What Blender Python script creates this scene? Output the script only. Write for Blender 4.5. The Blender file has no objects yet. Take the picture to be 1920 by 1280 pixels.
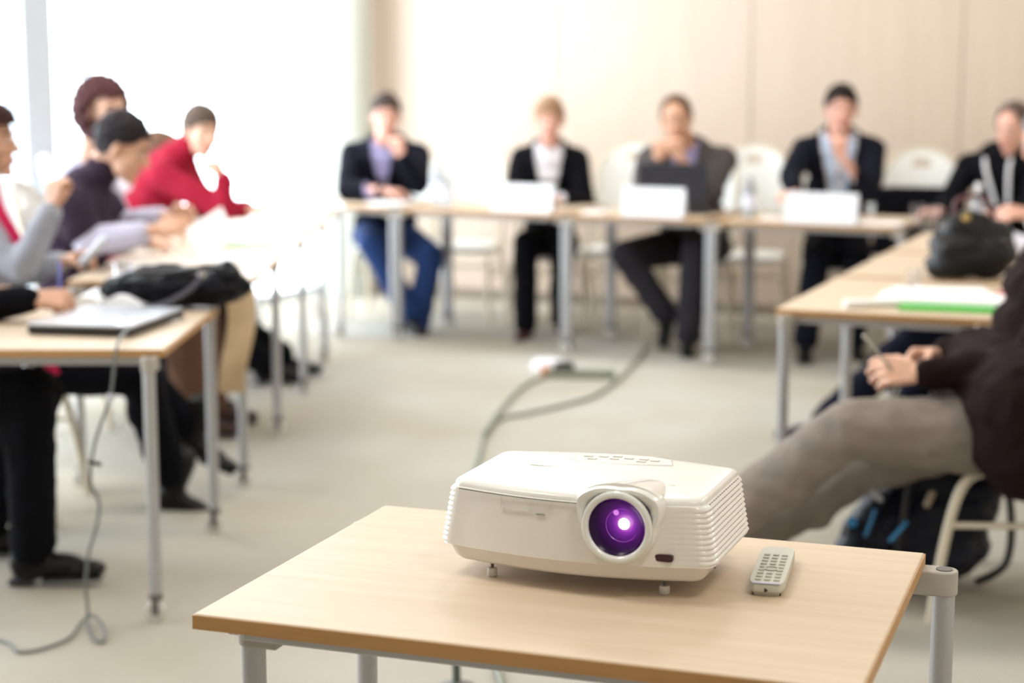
import bpy, bmesh, math, random
from mathutils import Vector as V, Matrix, noise
random.seed(7)
sc = bpy.context.scene
PI = math.pi

# ------------------------------------------------------------------ camera
F_PX = 3300.0
CAM_H = 1.46
PITCH = math.atan(500.0 / F_PX)
cd = bpy.data.cameras.new('camera'); cam = bpy.data.objects.new('camera', cd)
sc.collection.objects.link(cam); sc.camera = cam
cam.location = (0, 0, CAM_H); cam.rotation_euler = (PI/2 - PITCH, 0, 0)
cd.sensor_width = 36; cd.lens = F_PX / 1920 * 36
cd.clip_start = .05; cd.clip_end = 200
cd.dof.use_dof = True; cd.dof.focus_distance = 2.62; cd.dof.aperture_fstop = 2.5

# ------------------------------------------------------------------ world, light, exposure
w = bpy.data.worlds.new('world'); sc.world = w; w.use_nodes = True
bg = w.node_tree.nodes['Background']
bg.inputs[0].default_value = (.93, .965, 1, 1); bg.inputs[1].default_value = 12.0
sc.view_settings.view_transform = 'Standard'; sc.view_settings.look = 'None'
sc.view_settings.gamma = 1; sc.view_settings.use_curve_mapping = False
sc.view_settings.exposure = -0.27
sc.cycles.use_denoising = True
sc.cycles.max_bounces = 10; sc.cycles.diffuse_bounces = 6; sc.cycles.glossy_bounces = 4
sc.cycles.transparent_max_bounces = 16; sc.cycles.sample_clamp_indirect = 8
sc.cycles.caustics_reflective = False; sc.cycles.caustics_refractive = False
sc.cycles.use_light_tree = True

# room axes: O = far left corner, U along the back wall, N along the window wall to the viewer
O = V((-1.21, 12.04, 0)); U = V((.906, -.423, 0)).normalized(); N = V((-.423, -.906, 0)).normalized()
ROOM_W, ROOM_L, ROOM_H = 8.2, 15.0, 3.1
def room(u, n, z=0): return O + U*u + N*n + V((0, 0, z))

def area(name, loc, size, size_y, direction, power, color, portal=False):
    l = bpy.data.lights.new(name, 'AREA'); l.shape = 'RECTANGLE'; l.size = size; l.size_y = size_y
    l.energy = power; l.color = color
    if portal: l.cycles.is_portal = True
    o = bpy.data.objects.new(name, l); sc.collection.objects.link(o); o.location = loc
    o.rotation_euler = direction.to_track_quat('-Z', 'Y').to_euler()
    return o
area('window_portal', room(-.15, 4.6, 1.5), 3.0, 9.0, U, 1, (1, 1, 1), portal=True)
bpy.data.objects['window_portal'].rotation_euler = Matrix((N, V((0, 0, 1)), -U)).transposed().to_euler()
bpy.data.lights['window_portal'].size = 9.2; bpy.data.lights['window_portal'].size_y = 3.0
CEIL_LAMPS = [(u, n) for u in (1.6, 4.1, 6.6) for n in (1.6, 5.2, 8.8)]
LAMP_POWER = 25

# ------------------------------------------------------------------ pixel ray helpers: a pixel of the photograph to a point at a known depth or height
CP = V((0, 0, CAM_H)); FW = V((0, math.cos(PITCH), -math.sin(PITCH))); UP = V((0, math.sin(PITCH), math.cos(PITCH)))
def ray(x, y): return FW + V((1, 0, 0))*((x-960)/F_PX) + UP*((640-y)/F_PX)
def aty(x, y, Y): r = ray(x, y); return CP + r*(Y/r.y)
def atz(x, y, z=0.0): r = ray(x, y); return CP + r*((z-CAM_H)/r.z)

# ------------------------------------------------------------------ materials
MATS = {}
def mat(name, col, rough=.5, metal=0, bump=0, bscale=60, var=0, vscale=20, spec=.5, emit=None, estr=0, trans=0, coat=0, sheen=0, alpha=1, stretch=None):
    if name in MATS: return MATS[name]
    m = bpy.data.materials.new(name); m.use_nodes = True
    nt = m.node_tree; b = nt.nodes['Principled BSDF']
    b.inputs['Base Color'].default_value = (*col, 1); b.inputs['Roughness'].default_value = rough
    b.inputs['Metallic'].default_value = metal; b.inputs['Specular IOR Level'].default_value = spec
    b.inputs['Transmission Weight'].default_value = trans; b.inputs['Coat Weight'].default_value = coat
    b.inputs['Sheen Weight'].default_value = sheen; b.inputs['Alpha'].default_value = alpha
    if emit: b.inputs['Emission Color'].default_value = (*emit, 1); b.inputs['Emission Strength'].default_value = estr
    tc = nt.nodes.new('ShaderNodeTexCoord'); mp = nt.nodes.new('ShaderNodeMapping')
    nt.links.new(tc.outputs['Object'], mp.inputs[0])
    if stretch: mp.inputs['Scale'].default_value = stretch
    nz = nt.nodes.new('ShaderNodeTexNoise'); nz.inputs['Scale'].default_value = vscale; nz.inputs['Detail'].default_value = 4
    nt.links.new(mp.outputs[0], nz.inputs['Vector'])
    if var >= 0:
        vv = max(var, .02)
        r = nt.nodes.new('ShaderNodeMapRange'); r.inputs[1].default_value = .3; r.inputs[2].default_value = .7
        r.inputs[3].default_value = 1-vv; r.inputs[4].default_value = 1+vv
        nt.links.new(nz.outputs['Fac'], r.inputs[0])
        mx = nt.nodes.new('ShaderNodeVectorMath'); mx.operation = 'SCALE'; mx.inputs[0].default_value = col
        nt.links.new(r.outputs[0], mx.inputs['Scale']); nt.links.new(mx.outputs[0], b.inputs['Base Color'])
    if bump:
        n2 = nt.nodes.new('ShaderNodeTexNoise'); n2.inputs['Scale'].default_value = bscale
        nt.links.new(mp.outputs[0], n2.inputs['Vector'])
        bp = nt.nodes.new('ShaderNodeBump'); bp.inputs['Strength'].default_value = bump; bp.inputs['Distance'].default_value = .01
        nt.links.new(n2.outputs['Fac'], bp.inputs['Height']); nt.links.new(bp.outputs[0], b.inputs['Normal'])
    MATS[name] = m; return m

def wood(name, c1, c2, scale, rough=.35, contrast=1.0, coord='Object'):
    m = bpy.data.materials.new(name); m.use_nodes = True; nt = m.node_tree; b = nt.nodes['Principled BSDF']
    tc = nt.nodes.new('ShaderNodeTexCoord'); mp = nt.nodes.new('ShaderNodeMapping'); mp.inputs['Scale'].default_value = scale
    nt.links.new(tc.outputs[coord], mp.inputs[0])
    n1 = nt.nodes.new('ShaderNodeTexNoise'); n1.inputs['Scale'].default_value = 1.0; n1.inputs['Detail'].default_value = 7; n1.inputs['Roughness'].default_value = .6
    n1.inputs['Distortion'].default_value = .35
    nt.links.new(mp.outputs[0], n1.inputs['Vector'])
    cr = nt.nodes.new('ShaderNodeValToRGB')
    cr.color_ramp.elements[0].position = .5-.22/contrast; cr.color_ramp.elements[0].color = (*c1, 1)
    cr.color_ramp.elements[1].position = .5+.22/contrast; cr.color_ramp.elements[1].color = (*c2, 1)
    nt.links.new(n1.outputs['Fac'], cr.inputs[0]); nt.links.new(cr.outputs[0], b.inputs['Base Color'])
    b.inputs['Roughness'].default_value = rough
    bp = nt.nodes.new('ShaderNodeBump'); bp.inputs['Strength'].default_value = .05; bp.inputs['Distance'].default_value = .002
    nt.links.new(n1.outputs['Fac'], bp.inputs['Height']); nt.links.new(bp.outputs[0], b.inputs['Normal'])
    return m
M_TOP = wood('light_beech_laminate', (.55, .425, .295), (.62, .50, .375), (2.2, 42, 20), .48)
M_EDGE = wood('beech_edge_band', (.42, .22, .075), (.50, .28, .105), (3, 60, 60), .45)
M_WALL = wood('pale_maple_panel', (.50, .40, .315), (.565, .462, .375), (26, 26, 1.0), .45)
M_STEEL = mat('silver_grey_metal', (.44, .44, .45), .38, .55, var=.03)
M_BRACKET = mat('warm_grey_plastic', (.40, .37, .33), .5)
M_CAP = mat('dark_grey_plastic', (.13, .125, .12), .5)
M_WHITEPL = mat('white_chair_plastic', (.80, .82, .80), .32)
M_CREAM = mat('cream_painted_tube', (.62, .56, .44), .38)
M_PAPER = mat('white_paper', (.85, .86, .88), .7)
M_CARD = mat('white_card', (.84, .85, .90), .6)
M_BLACK = mat('black_plastic', (.012, .012, .014), .4)
M_RUBBER = mat('dark_rubber', (.03, .03, .03), .7)
M_WHEEL = mat('pale_caster_wheel', (.62, .60, .56), .4)
M_GREENCAB = mat('grey_green_cable', (.22, .24, .19), .55)
M_GREYCAB = mat('grey_cable', (.13, .14, .135), .5)
M_SKIN = [mat('skin_light', (.72, .43, .31), .5, var=.06), mat('skin_warm', (.60, .33, .215), .5, var=.06), mat('skin_rosy', (.70, .38, .29), .5, var=.06)]
M_EYEW = mat('eye_white', (.55, .50, .47), .5); M_IRIS = mat('eye_dark', (.05, .03, .02), .2)
M_LIPS = mat('lips', (.48, .18, .15), .45)

# ------------------------------------------------------------------ mesh builder
class MB:
    def __init__(s): s.v = []; s.f = []
    def add(s, vs, fs):
        n = len(s.v); s.v += [V(p) for p in vs]; s.f += [tuple(i+n for i in f) for f in fs]; return s
    def box(s, c, sz, R=None):
        c = V(c); h = [x/2 for x in sz]; vs = []
        for a in (-1, 1):
            for b in (-1, 1):
                for d in (-1, 1):
                    p = V((a*h[0], b*h[1], d*h[2])); vs.append(c + (R @ p if R else p))
        return s.add(vs, [(0,1,3,2),(4,6,7,5),(0,4,5,1),(2,3,7,6),(0,2,6,4),(1,5,7,3)])
    def loft(s, rings, cap=True, closed=True):
        n = len(rings[0]); vs = [p for r in rings for p in r]; fs = []
        for k in range(len(rings)-1):
            for i in range(n if closed else n-1):
                j = (i+1) % n; fs.append((k*n+i, k*n+j, (k+1)*n+j, (k+1)*n+i))
        if cap: fs.append(tuple(reversed(range(n)))); fs.append(tuple(range((len(rings)-1)*n, len(rings)*n)))
        return s.add(vs, fs)
    def cyl(s, a, b, r0, r1=None, seg=20):
        a = V(a); b = V(b); r1 = r0 if r1 is None else r1
        q = (b-a).to_track_quat('Z', 'Y')
        ring = lambda c, r: [c + q @ V((math.cos(2*PI*i/seg)*r, math.sin(2*PI*i/seg)*r, 0)) for i in range(seg)]
        return s.loft([ring(a, r0), ring(b, r1)])
    def lathe(s, prof, c=(0,0,0), axis=(0,0,1), seg=24, cap=True):
        q = V(axis).to_track_quat('Z', 'Y'); c = V(c)
        return s.loft([[c + q @ V((math.cos(2*PI*i/seg)*r, math.sin(2*PI*i/seg)*r, z)) for i in range(seg)] for r, z in prof], cap=cap)
    def ell(s, c, ax, seg=14, lat=9):
        c = V(c); ax = [V(a) for a in ax]; rings = []
        for k in range(1, lat):
            t = PI*k/lat; z = -math.cos(t); r = math.sin(t)
            rings.append([c + ax[2]*z + ax[0]*(r*math.cos(2*PI*i/seg)) + ax[1]*(r*math.sin(2*PI*i/seg)) for i in range(seg)])
        n = len(s.v); s.loft(rings, cap=False)
        b = len(s.v); s.v += [c - ax[2], c + ax[2]]; m = n + (lat-2)*seg
        for i in range(seg):
            j = (i+1) % seg; s.f.append((b, n+j, n+i)); s.f.append((b+1, m+i, m+j))
        return s
    def cap(s, a, b, r0, r1=None, seg=12, lat=3):
        a = V(a); b = V(b); r1 = r0 if r1 is None else r1; d = b-a
        if d.length < 1e-5: d = V((0, 0, 1e-4))
        q = d.to_track_quat('Z', 'Y'); dn = d.normalized(); rings = []
        for c, r, sg, rng in ((a, r0, -1, range(lat, -1, -1)), (b, r1, 1, range(0, lat+1))):
            for k in rng:
                t = PI/2*k/(lat+.35)
                rings.append([c + dn*(sg*math.sin(t)*r) + q @ V((math.cos(2*PI*i/seg)*r*math.cos(t), math.sin(2*PI*i/seg)*r*math.cos(t), 0)) for i in range(seg)])
        return s.loft(rings)
    def tube(s, pts, r, seg=10, sub=6, flat=None):
        P = smooth_path([V(p) for p in pts], sub) if sub > 1 else [V(p) for p in pts]
        rings = []; up = None
        for i, p in enumerate(P):
            d = (P[min(i+1, len(P)-1)] - P[max(i-1, 0)]).normalized()
            if up is None: up = d.orthogonal().normalized()
            up = (up - d*up.dot(d)); up = up.normalized() if up.length > 1e-6 else d.orthogonal().normalized()
            sd = d.cross(up); rr = r if not callable(r) else r(i/(len(P)-1))
            rings.append([p + up*(math.cos(2*PI*k/seg)*rr) + sd*(math.sin(2*PI*k/seg)*rr*(flat or 1)) for k in range(seg)])
        return s.loft(rings)
    def mesh(s, name='mesh', origin=V((0,0,0))):
        me = bpy.data.meshes.new(name); me.from_pydata([tuple(p-origin) for p in s.v], [], s.f); me.update(); return me
    def build(s, name, m, parent=None, origin=V((0,0,0)), smooth=True, bevel=0, subd=0):
        me = s.mesh(name, V(origin))
        bm = bmesh.new(); bm.from_mesh(me); bmesh.ops.recalc_face_normals(bm, faces=bm.faces[:]); bm.to_mesh(me); bm.free()
        return finish(name, me, m, parent, smooth, bevel, subd)
def finish(name, me, m, parent=None, smooth=True, bevel=0, subd=0):
    me.name = name
    o = bpy.data.objects.new(name, me); sc.collection.objects.link(o)
    me.materials.clear(); me.materials.append(m)
    if smooth:
        me.polygons.foreach_set('use_smooth', [True]*len(me.polygons))
        try: me.set_sharp_from_angle(angle=math.radians(42))
        except Exception: pass
    if parent: o.parent = parent
    if bevel:
        b = o.modifiers.new('bevel', 'BEVEL'); b.width = bevel; b.segments = 3; b.limit_method = 'ANGLE'; b.angle_limit = math.radians(40)
        b.harden_normals = False
    if subd: b = o.modifiers.new('subd', 'SUBSURF'); b.levels = subd; b.render_levels = subd
    return o
def smooth_path(P, sub):
    out = []
    for i in range(len(P)-1):
        p0 = P[max(i-1, 0)]; p1 = P[i]; p2 = P[i+1]; p3 = P[min(i+2, len(P)-1)]
        for k in range(sub):
            t = k/sub
            out.append(.5*((2*p1) + (p2-p0)*t + (2*p0-5*p1+4*p2-p3)*t*t + (3*p1-p0-3*p2+p3)*t**3))
    out.append(P[-1]); return out
def tag(o, label=None, cat=None, group=None, kind=None):
    if label: o['label'] = label
    if cat: o['category'] = cat
    if group: o['group'] = group
    if kind: o['kind'] = kind
    return o
def empty(name, loc, rz=0):
    o = bpy.data.objects.new(name, None); sc.collection.objects.link(o); o.empty_display_size = .05
    o.location = loc; o.rotation_euler = (0, 0, rz); return o
def copy_tree(o, parent=None):
    c = o.copy(); sc.collection.objects.link(c); c.parent = parent
    for ch in list(o.children): copy_tree(ch, c)
    return c
def remesh(mb, voxel, it=4, origin=V((0,0,0)), wrinkle=0, wscale=9, keep=None):
    me = mb.mesh('tmp'); o = bpy.data.objects.new('tmp', me); sc.collection.objects.link(o)
    r = o.modifiers.new('r', 'REMESH'); r.mode = 'VOXEL'; r.voxel_size = voxel
    if it: s = o.modifiers.new('s', 'SMOOTH'); s.factor = .5; s.iterations = it
    dg = bpy.context.evaluated_depsgraph_get(); dg.update()
    out = bpy.data.meshes.new_from_object(o.evaluated_get(dg))
    bpy.data.objects.remove(o); bpy.data.meshes.remove(me)
    if wrinkle:
        ns = [v.normal.copy() for v in out.vertices]
        for v, n in zip(out.vertices, ns):
            p = v.co; a = noise.noise(V((p.x*wscale, p.y*wscale, p.z*wscale*1.9))) + .45*noise.noise(p*wscale*2.7)
            v.co = p + n*(a*wrinkle)
    if keep:
        bm = bmesh.new(); bm.from_mesh(out)
        dead = [f for f in bm.faces if not keep(f.calc_center_median())]
        bmesh.ops.delete(bm, geom=dead, context='FACES'); bm.to_mesh(out); bm.free()
    if origin.length: out.transform(Matrix.Translation(-origin))
    return out
def struct(name, mb, m, smooth=False, **k):
    return tag(mb.build(name, m, smooth=smooth, **k), kind='structure')

# ------------------------------------------------------------------ the room
def carpet():
    m = bpy.data.materials.new('beige_carpet_tiles'); m.use_nodes = True; nt = m.node_tree; b = nt.nodes['Principled BSDF']
    tc = nt.nodes.new('ShaderNodeTexCoord'); mp = nt.nodes.new('ShaderNodeMapping'); mp.inputs['Rotation'].default_value = (0, 0, math.radians(25))
    nt.links.new(tc.outputs['Object'], mp.inputs[0])
    n1 = nt.nodes.new('ShaderNodeTexNoise'); n1.inputs['Scale'].default_value = 260; n1.inputs['Detail'].default_value = 3
    wv = nt.nodes.new('ShaderNodeTexWave'); wv.inputs['Scale'].default_value = 34; wv.inputs['Distortion'].default_value = 3; wv.inputs['Detail'].default_value = 2
    n2 = nt.nodes.new('ShaderNodeTexNoise'); n2.inputs['Scale'].default_value = .9; n2.inputs['Detail'].default_value = 2
    for n in (n1, wv, n2): nt.links.new(mp.outputs[0], n.inputs['Vector'])
    cr = nt.nodes.new('ShaderNodeValToRGB'); cr.color_ramp.elements[0].position = .35; cr.color_ramp.elements[1].position = .65
    cr.color_ramp.elements[0].color = (.385, .35, .28, 1); cr.color_ramp.elements[1].color = (.455, .44, .395, 1)
    nt.links.new(n2.outputs['Fac'], cr.inputs[0])
    ad = nt.nodes.new('ShaderNodeMath'); ad.operation = 'MULTIPLY_ADD'; ad.inputs[1].default_value = .35; ad.inputs[2].default_value = .72
    nt.links.new(n1.outputs['Fac'], ad.inputs[0])
    ad2 = nt.nodes.new('ShaderNodeMath'); ad2.operation = 'MULTIPLY_ADD'; ad2.inputs[1].default_value = .16
    nt.links.new(wv.outputs['Fac'], ad2.inputs[0]); nt.links.new(ad.outputs[0], ad2.inputs[2])
    sc_ = nt.nodes.new('ShaderNodeVectorMath'); sc_.operation = 'SCALE'
    nt.links.new(cr.outputs[0], sc_.inputs[0]); nt.links.new(ad2.outputs[0], sc_.inputs['Scale'])
    nt.links.new(sc_.outputs[0], b.inputs['Base Color']); b.inputs['Roughness'].default_value = .95
    b.inputs['Specular IOR Level'].default_value = .15
    bp = nt.nodes.new('ShaderNodeBump'); bp.inputs['Strength'].default_value = .4; bp.inputs['Distance'].default_value = .003
    nt.links.new(n1.outputs['Fac'], bp.inputs['Height']); nt.links.new(bp.outputs[0], b.inputs['Normal'])
    return m
R3 = Matrix((U, -N, V((0, 0, 1)))).transposed()          # room rotation
struct('floor', MB().box(room(ROOM_W/2, ROOM_L/2, -.05), (ROOM_W+.6, ROOM_L+.6, .1), R3), carpet())
M_CEIL = mat('white_ceiling', (.85, .84, .82), .8)
struct('ceiling', MB().box(room(ROOM_W/2, ROOM_L/2, ROOM_H+.05), (ROOM_W+.6, ROOM_L+.6, .1), R3), M_CEIL)
M_PAINT = mat('warm_white_wall_paint', (.72, .66, .58), .7)
# back wall of vertical veneer panels with shadow gaps
mb = MB(); seams = [0, .38, 1.66, 2.94, 4.20, 5.48, 6.76, ROOM_W]
for a, b in zip(seams, seams[1:]):
    mb.box(room((a+b)/2, -.01, ROOM_H/2), (b-a-.006, .04, ROOM_H), R3)
mb.box(room(ROOM_W/2, -.06, ROOM_H/2), (ROOM_W+.3, .06, ROOM_H), R3)
struct('wall_back', mb, M_WALL)
struct('wall_foot_shade', MB().box(room(ROOM_W/2, .02, .03), (ROOM_W, .012, .06), R3), mat('grey_brown_shade', (.20, .16, .12), .5))  # added thin dark strip stands in for the shadow line at the wall foot
struct('wall_right', MB().box(room(ROOM_W+.05, ROOM_L/2, ROOM_H/2), (.1, ROOM_L, ROOM_H), R3), M_PAINT)
struct('wall_front', MB().box(room(ROOM_W/2, ROOM_L+.05, ROOM_H/2), (ROOM_W+.4, .1, ROOM_H), R3), M_PAINT)
# round concrete column in the corner
struct('trim_1', MB().lathe([(.165, 0), (.165, ROOM_H)], c=room(.25, .24), seg=48), mat('pale_concrete', (.50, .52, .47), .75, bump=.1, bscale=30), smooth=True)
# window wall: low sill, head, mullions, glass panes
M_FRAME = mat('grey_window_frame', (.50, .55, .62), .4, .2)
def glass_mat():
    m = bpy.data.materials.new('window_glass'); m.use_nodes = True; nt = m.node_tree
    nt.nodes.clear(); o = nt.nodes.new('ShaderNodeOutputMaterial'); t = nt.nodes.new('ShaderNodeBsdfTransparent'); g = nt.nodes.new('ShaderNodeBsdfGlossy')
    g.inputs['Roughness'].default_value = .02; mx = nt.nodes.new('ShaderNodeMixShader'); mx.inputs[0].default_value = .04
    t.inputs[0].default_value = (.96, .985, 1, 1)
    nt.links.new(t.outputs[0], mx.inputs[1]); nt.links.new(g.outputs[0], mx.inputs[2]); nt.links.new(mx.outputs[0], o.inputs[0]); return m
M_GLASS = glass_mat()
struct('wall_left_light_stop', MB().box(room(-.06, (9.2+ROOM_L)/2, ROOM_H/2), (.12, ROOM_L-9.2, ROOM_H), R3), M_PAINT)  # unseen solid stretch added so less window light reaches the front half
struct('trim_2', MB().box(room(-.05, 4.6, .03), (.12, 9.2, .06), R3), M_FRAME)
struct('trim_3', MB().box(room(-.05, 4.6, ROOM_H-.06), (.12, 9.2, .12), R3), M_FRAME)
edges = [0.1, 3.02, 6.0, 9.1]
for i, (a, b) in enumerate(zip(edges, edges[1:])):
    fr = MB()
    fr.box(room(-.05, b, ROOM_H/2), (.14, .24, ROOM_H-.2), R3)
    fr.box(room(-.05, b-.46, ROOM_H/2), (.05, .03, ROOM_H-.2), R3)
    wo = struct('window_%d' % (i+1), fr, M_FRAME)
    MB().box(room(-.05, (a+b)/2, ROOM_H/2), (.012, b-a-.1, ROOM_H-.24), R3).build('pane', M_GLASS, wo, smooth=False)
# ceiling lamps
proto = None
for i, (u, n) in enumerate(CEIL_LAMPS):
    p = room(u, n, ROOM_H)
    t = empty('ceiling_lamp', p, math.atan2(U.y, U.x))
    MB().box((0, 0, -.012), (.66, .66, .022)).build('lamp_frame', M_STEEL, t, smooth=False)
    MB().box((0, 0, -.026), (.60, .60, .006)).build('diffuser', mat('lit_diffuser', (.9, .88, .82), .6, emit=(1, .86, .68), estr=3), t, smooth=False)
    tag(t, 'square recessed ceiling lamp panel above the meeting tables', 'lamp', 'ceiling lamp panels')
    area('ceiling_lamp_light', p - V((0, 0, .04)), .6, .6, V((0, 0, -1)), LAMP_POWER, (1, .93, .85))

# ------------------------------------------------------------------ tables
TH = .74
def table(corner, ang, L, W, side, label, casters=True, legs=None, group='beech topped meeting tables on grey steel legs', near=False):
    """corner on the floor plan, ang = direction of the long edge, side=+1: width grows to the left of it"""
    t = empty('meeting_table', (corner[0], corner[1], 0), ang)
    tag(t, label, 'table', group)
    s = side
    top = MB().box((L/2, s*W/2, TH-.011), (L, W, .022)).build('tabletop', M_TOP, t, bevel=.003)
    MB().box((L/2, -s*.0006, TH-.0115), (L+.001, .0016, .019)).box((L/2, s*(W+.0006), TH-.0115), (L+.001, .0016, .019)) \
        .box((-.0006, s*W/2, TH-.0115), (.0016, W, .019)).box((L+.0006, s*W/2, TH-.0115), (.0016, W, .019)).build('edge_band', M_EDGE, top, smooth=False)
    fr = MB()
    for y in (.055, W-.055): fr.box((L/2, s*y, TH-.034), (L-.10, .024, .024))
    for x in (.03, L-.03): fr.box((x, s*W/2, TH-.034), (.024, W-.12, .024))
    fr.build('frame', M_STEEL, t, bevel=.003)
    for sx, x in ((-1, -.028), (1, L+.028)):
        for y in (.035, W-.035):
            if legs: x, y = legs.pop(0)
            c = V((x, s*y, 0)); z1 = TH-.055
            g = MB().cyl(c+V((0,0,.07)), c+V((0,0,z1)), .0172, seg=28).build('leg', M_STEEL, t)
            br = MB(); n = 28
            prof = []
            for k in range(n):     # stadium-shaped bracket, round outside, square towards the table
                a = -PI/2 + PI*k/(n-1); prof.append((sx*math.cos(a)*.0205, math.sin(a)*.0205))
            prof += [(-sx*.045, .0205), (-sx*.045, -.0205)]
            br.loft([[c + V((px, py, z)) for px, py in prof] for z in (TH-.056, TH-.018)])
            bo = br.build('bracket', M_BRACKET, g, bevel=.003)
            MB().cyl(c+V((0,0,TH-.019)), c+V((0,0,TH-.0165)), .0125, seg=20).build('cap', M_CAP, bo, smooth=False)
            if casters:
                MB().cyl(c+V((0,0,.062)), c+V((0,0,.08)), .019, seg=16).box(c+V((-.0145,0,.045)), (.003, .018, .046)).box(c+V((.0145,0,.045)), (.003, .018, .046)).build('caster_fork', M_CAP, g, bevel=.001)
                MB().cyl(c+V((-.011,.004,.028)), c+V((.011,.004,.028)), .028, seg=28).build('caster_wheel', M_WHEEL, g, bevel=.003)
            else:
                MB().cyl(c+V((0,0,0)), c+V((0,0,.075)), .024, .021, seg=20).build('foot', M_CAP, g)
    return t
fl = atz(362, 1150, TH)
AT = math.radians(-19.6)
FL = V((fl.x, fl.y, 0)); ft_u = V((math.cos(AT), math.sin(AT), 0)); ft_v = V((-math.sin(AT), math.cos(AT), 0))
table((FL.x, FL.y), AT, .896, .645, 1, 'nearest beech topped table, carrying the white projector', near=True, legs=[(.055, .066), (-.012, .645-.055), (.896-.02, .06), (.896+.032, .645-.02)])
# left row, straight into the picture, its tables reaching out to the left
for i, (y, L, lab) in enumerate([(4.615, .915, 'left row table nearest the camera, carrying the closed laptop and black bag'),
        (6.19, .90, 'second table of the left row, beige cloth hanging at its near end'),
        (7.11, .89, 'third table of the left row, in front of the person in red'),
        (8.02, .89, 'fourth table of the left row, booklets lying along it'),
        (8.93, .85, 'farthest table of the left row, meeting the back row at the corner')]):
    table((-.925, y), PI/2, L-.06+.03, .65, 1, lab)
# right row
RD = V((.375, .927, 0)).normalized(); RA = math.atan2(RD.y, RD.x); RO = V((.823, 5.44, 0))
for t0, L, lab in [(0, .93, 'right row table nearest the camera, with green and white booklets'),
        (1.0, .90, 'middle table of the right row, black leather bag on its near end'),
        (1.97, .90, 'farthest table of the right row, ending at the back row')]:
    p = RO + RD*t0; table((p.x, p.y), RA, L, .665, -1, lab)
# back row
BD = V((.891, -.454, 0)).normalized(); BA = math.atan2(BD.y, BD.x)
BX = lambda X: V((X, 9.348-.5096*X, 0))
for x0, x1, lab in [(-1.46, -.70, 'leftmost table of the back row, partly behind the left row'),
        (-.615, .235, 'back row table with the bottles, before the man in the navy cardigan'),
        (.31, .955, 'back row table carrying the open black laptop'),
        (1.03, 1.83, 'rightmost table of the back row, before the man in the dark suit')]:
    a, b = BX(x0), BX(x1); table((a.x, a.y), BA, (b-a).length, .65, 1, lab)

# ------------------------------------------------------------------ chairs (faces +X locally)
def make_chair():
    t = empty('stacking_chair', (0, 0, 0))
    s = MB(); rings = []
    for z, g in ((.405, .90), (.415, .98), (.440, 1), (.450, .95), (.453, .8)):
        rings.append([V((.0 + .215*g*(abs(math.cos(a))**.7)*(1 if math.cos(a) > 0 else -1), .215*g*(abs(math.sin(a))**.7)*(1 if math.sin(a) > 0 else -1), z)) for a in [2*PI*k/40 for k in range(40)]])
    s.loft(rings); s.build('seat', M_WHITEPL, t)
    # arched back panel with a slot, curved around the sitter
    def bp(u, v, off=0):   # u -1..1 across, v 0..1 up
        wdt = .215*(1 if v < .55 else math.sqrt(max(0, 1-((v-.55)/.45)**2*.985)))
        y = u*wdt; x = -.205 - .10*v + .05*(u*wdt/.215)**2
        return V((x - off, y, .60 + .45*v))
    b = MB(); nu, nv = 20, 18; vs = []; fs = []
    for off in (0, .018):
        for j in range(nv+1):
            for i in range(nu+1): vs.append(bp(-1+2*i/nu, j/nv, off))
    K = (nu+1)*(nv+1); hole = lambda i, j: 14 <= j <= 15 and 7 <= i <= 12
    for j in range(nv):
        for i in range(nu):
            a = j*(nu+1)+i
            if hole(i, j): continue
            fs += [(a, a+1, a+nu+2, a+nu+1), (K+a, K+a+nu+1, K+a+nu+2, K+a+1)]
            for di, dj, e in ((-1,0,(a, a+nu+1)), (1,0,(a+1, a+nu+2)), (0,-1,(a, a+1)), (0,1,(a+nu+1, a+nu+2))):
                ii, jj = i+di, j+dj
                if ii < 0 or jj < 0 or ii >= nu or jj >= nv or hole(ii, jj): fs.append((e[0], e[1], K+e[1], K+e[0]))
    b.add(vs, fs); b.build('backrest', M_WHITEPL, t)
    arch = [bp(-1, v, .009) for v in (0, .2, .4, .55)] + [bp(-1, v, .009) for v in (.7, .85, .95)] + [bp(0, 1, .009)] + [bp(1, v, .009) for v in (.95, .85, .7)] + [bp(1, v, .009) for v in (.55, .4, .2, 0)]
    a0 = [V((-.24, -.2, .02)), V((-.205, -.2, .44))]
    MB().tube([V((-.17, -.205, .40))] + arch + [V((-.17, .205, .40))], .013, sub=3).build('back_frame', M_CREAM, t)
    for sy in (-1, 1):
        MB().cyl((.178, sy*.212, .27), (-.21, sy*.212, .27), .009, seg=10).build('side_rail', M_CREAM, t)
        MB().tube([V((.222, sy*.225, 0)), V((.192, sy*.215, .20)), V((.155, sy*.205, .35)), V((.105, sy*.19, .405)), V((0, sy*.175, .412))], .014, sub=5, flat=1.0).build('leg', M_CREAM, t)
        MB().tube([V((-.27, sy*.225, 0)), V((-.225, sy*.215, .20)), V((-.175, sy*.205, .35)), V((-.11, sy*.19, .405)), V((0, sy*.175, .412))], .014, sub=5).build('leg', M_CREAM, t)
    for sx in (-.20,):
        MB().cyl((sx, -.205, .29), (sx, .205, .29), .009, seg=10).build('crossbar', M_CREAM, t)
    return t
CH0 = make_chair(); ch_used = [0]
def chair(x, y, yaw, label):
    c = CH0 if not ch_used[0] else copy_tree(CH0); ch_used[0] = 1
    c.location = (x, y, 0); c.rotation_euler = (0, 0, yaw)
    return tag(c, label, 'chair', 'white stacking chairs with cream legs')

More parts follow.
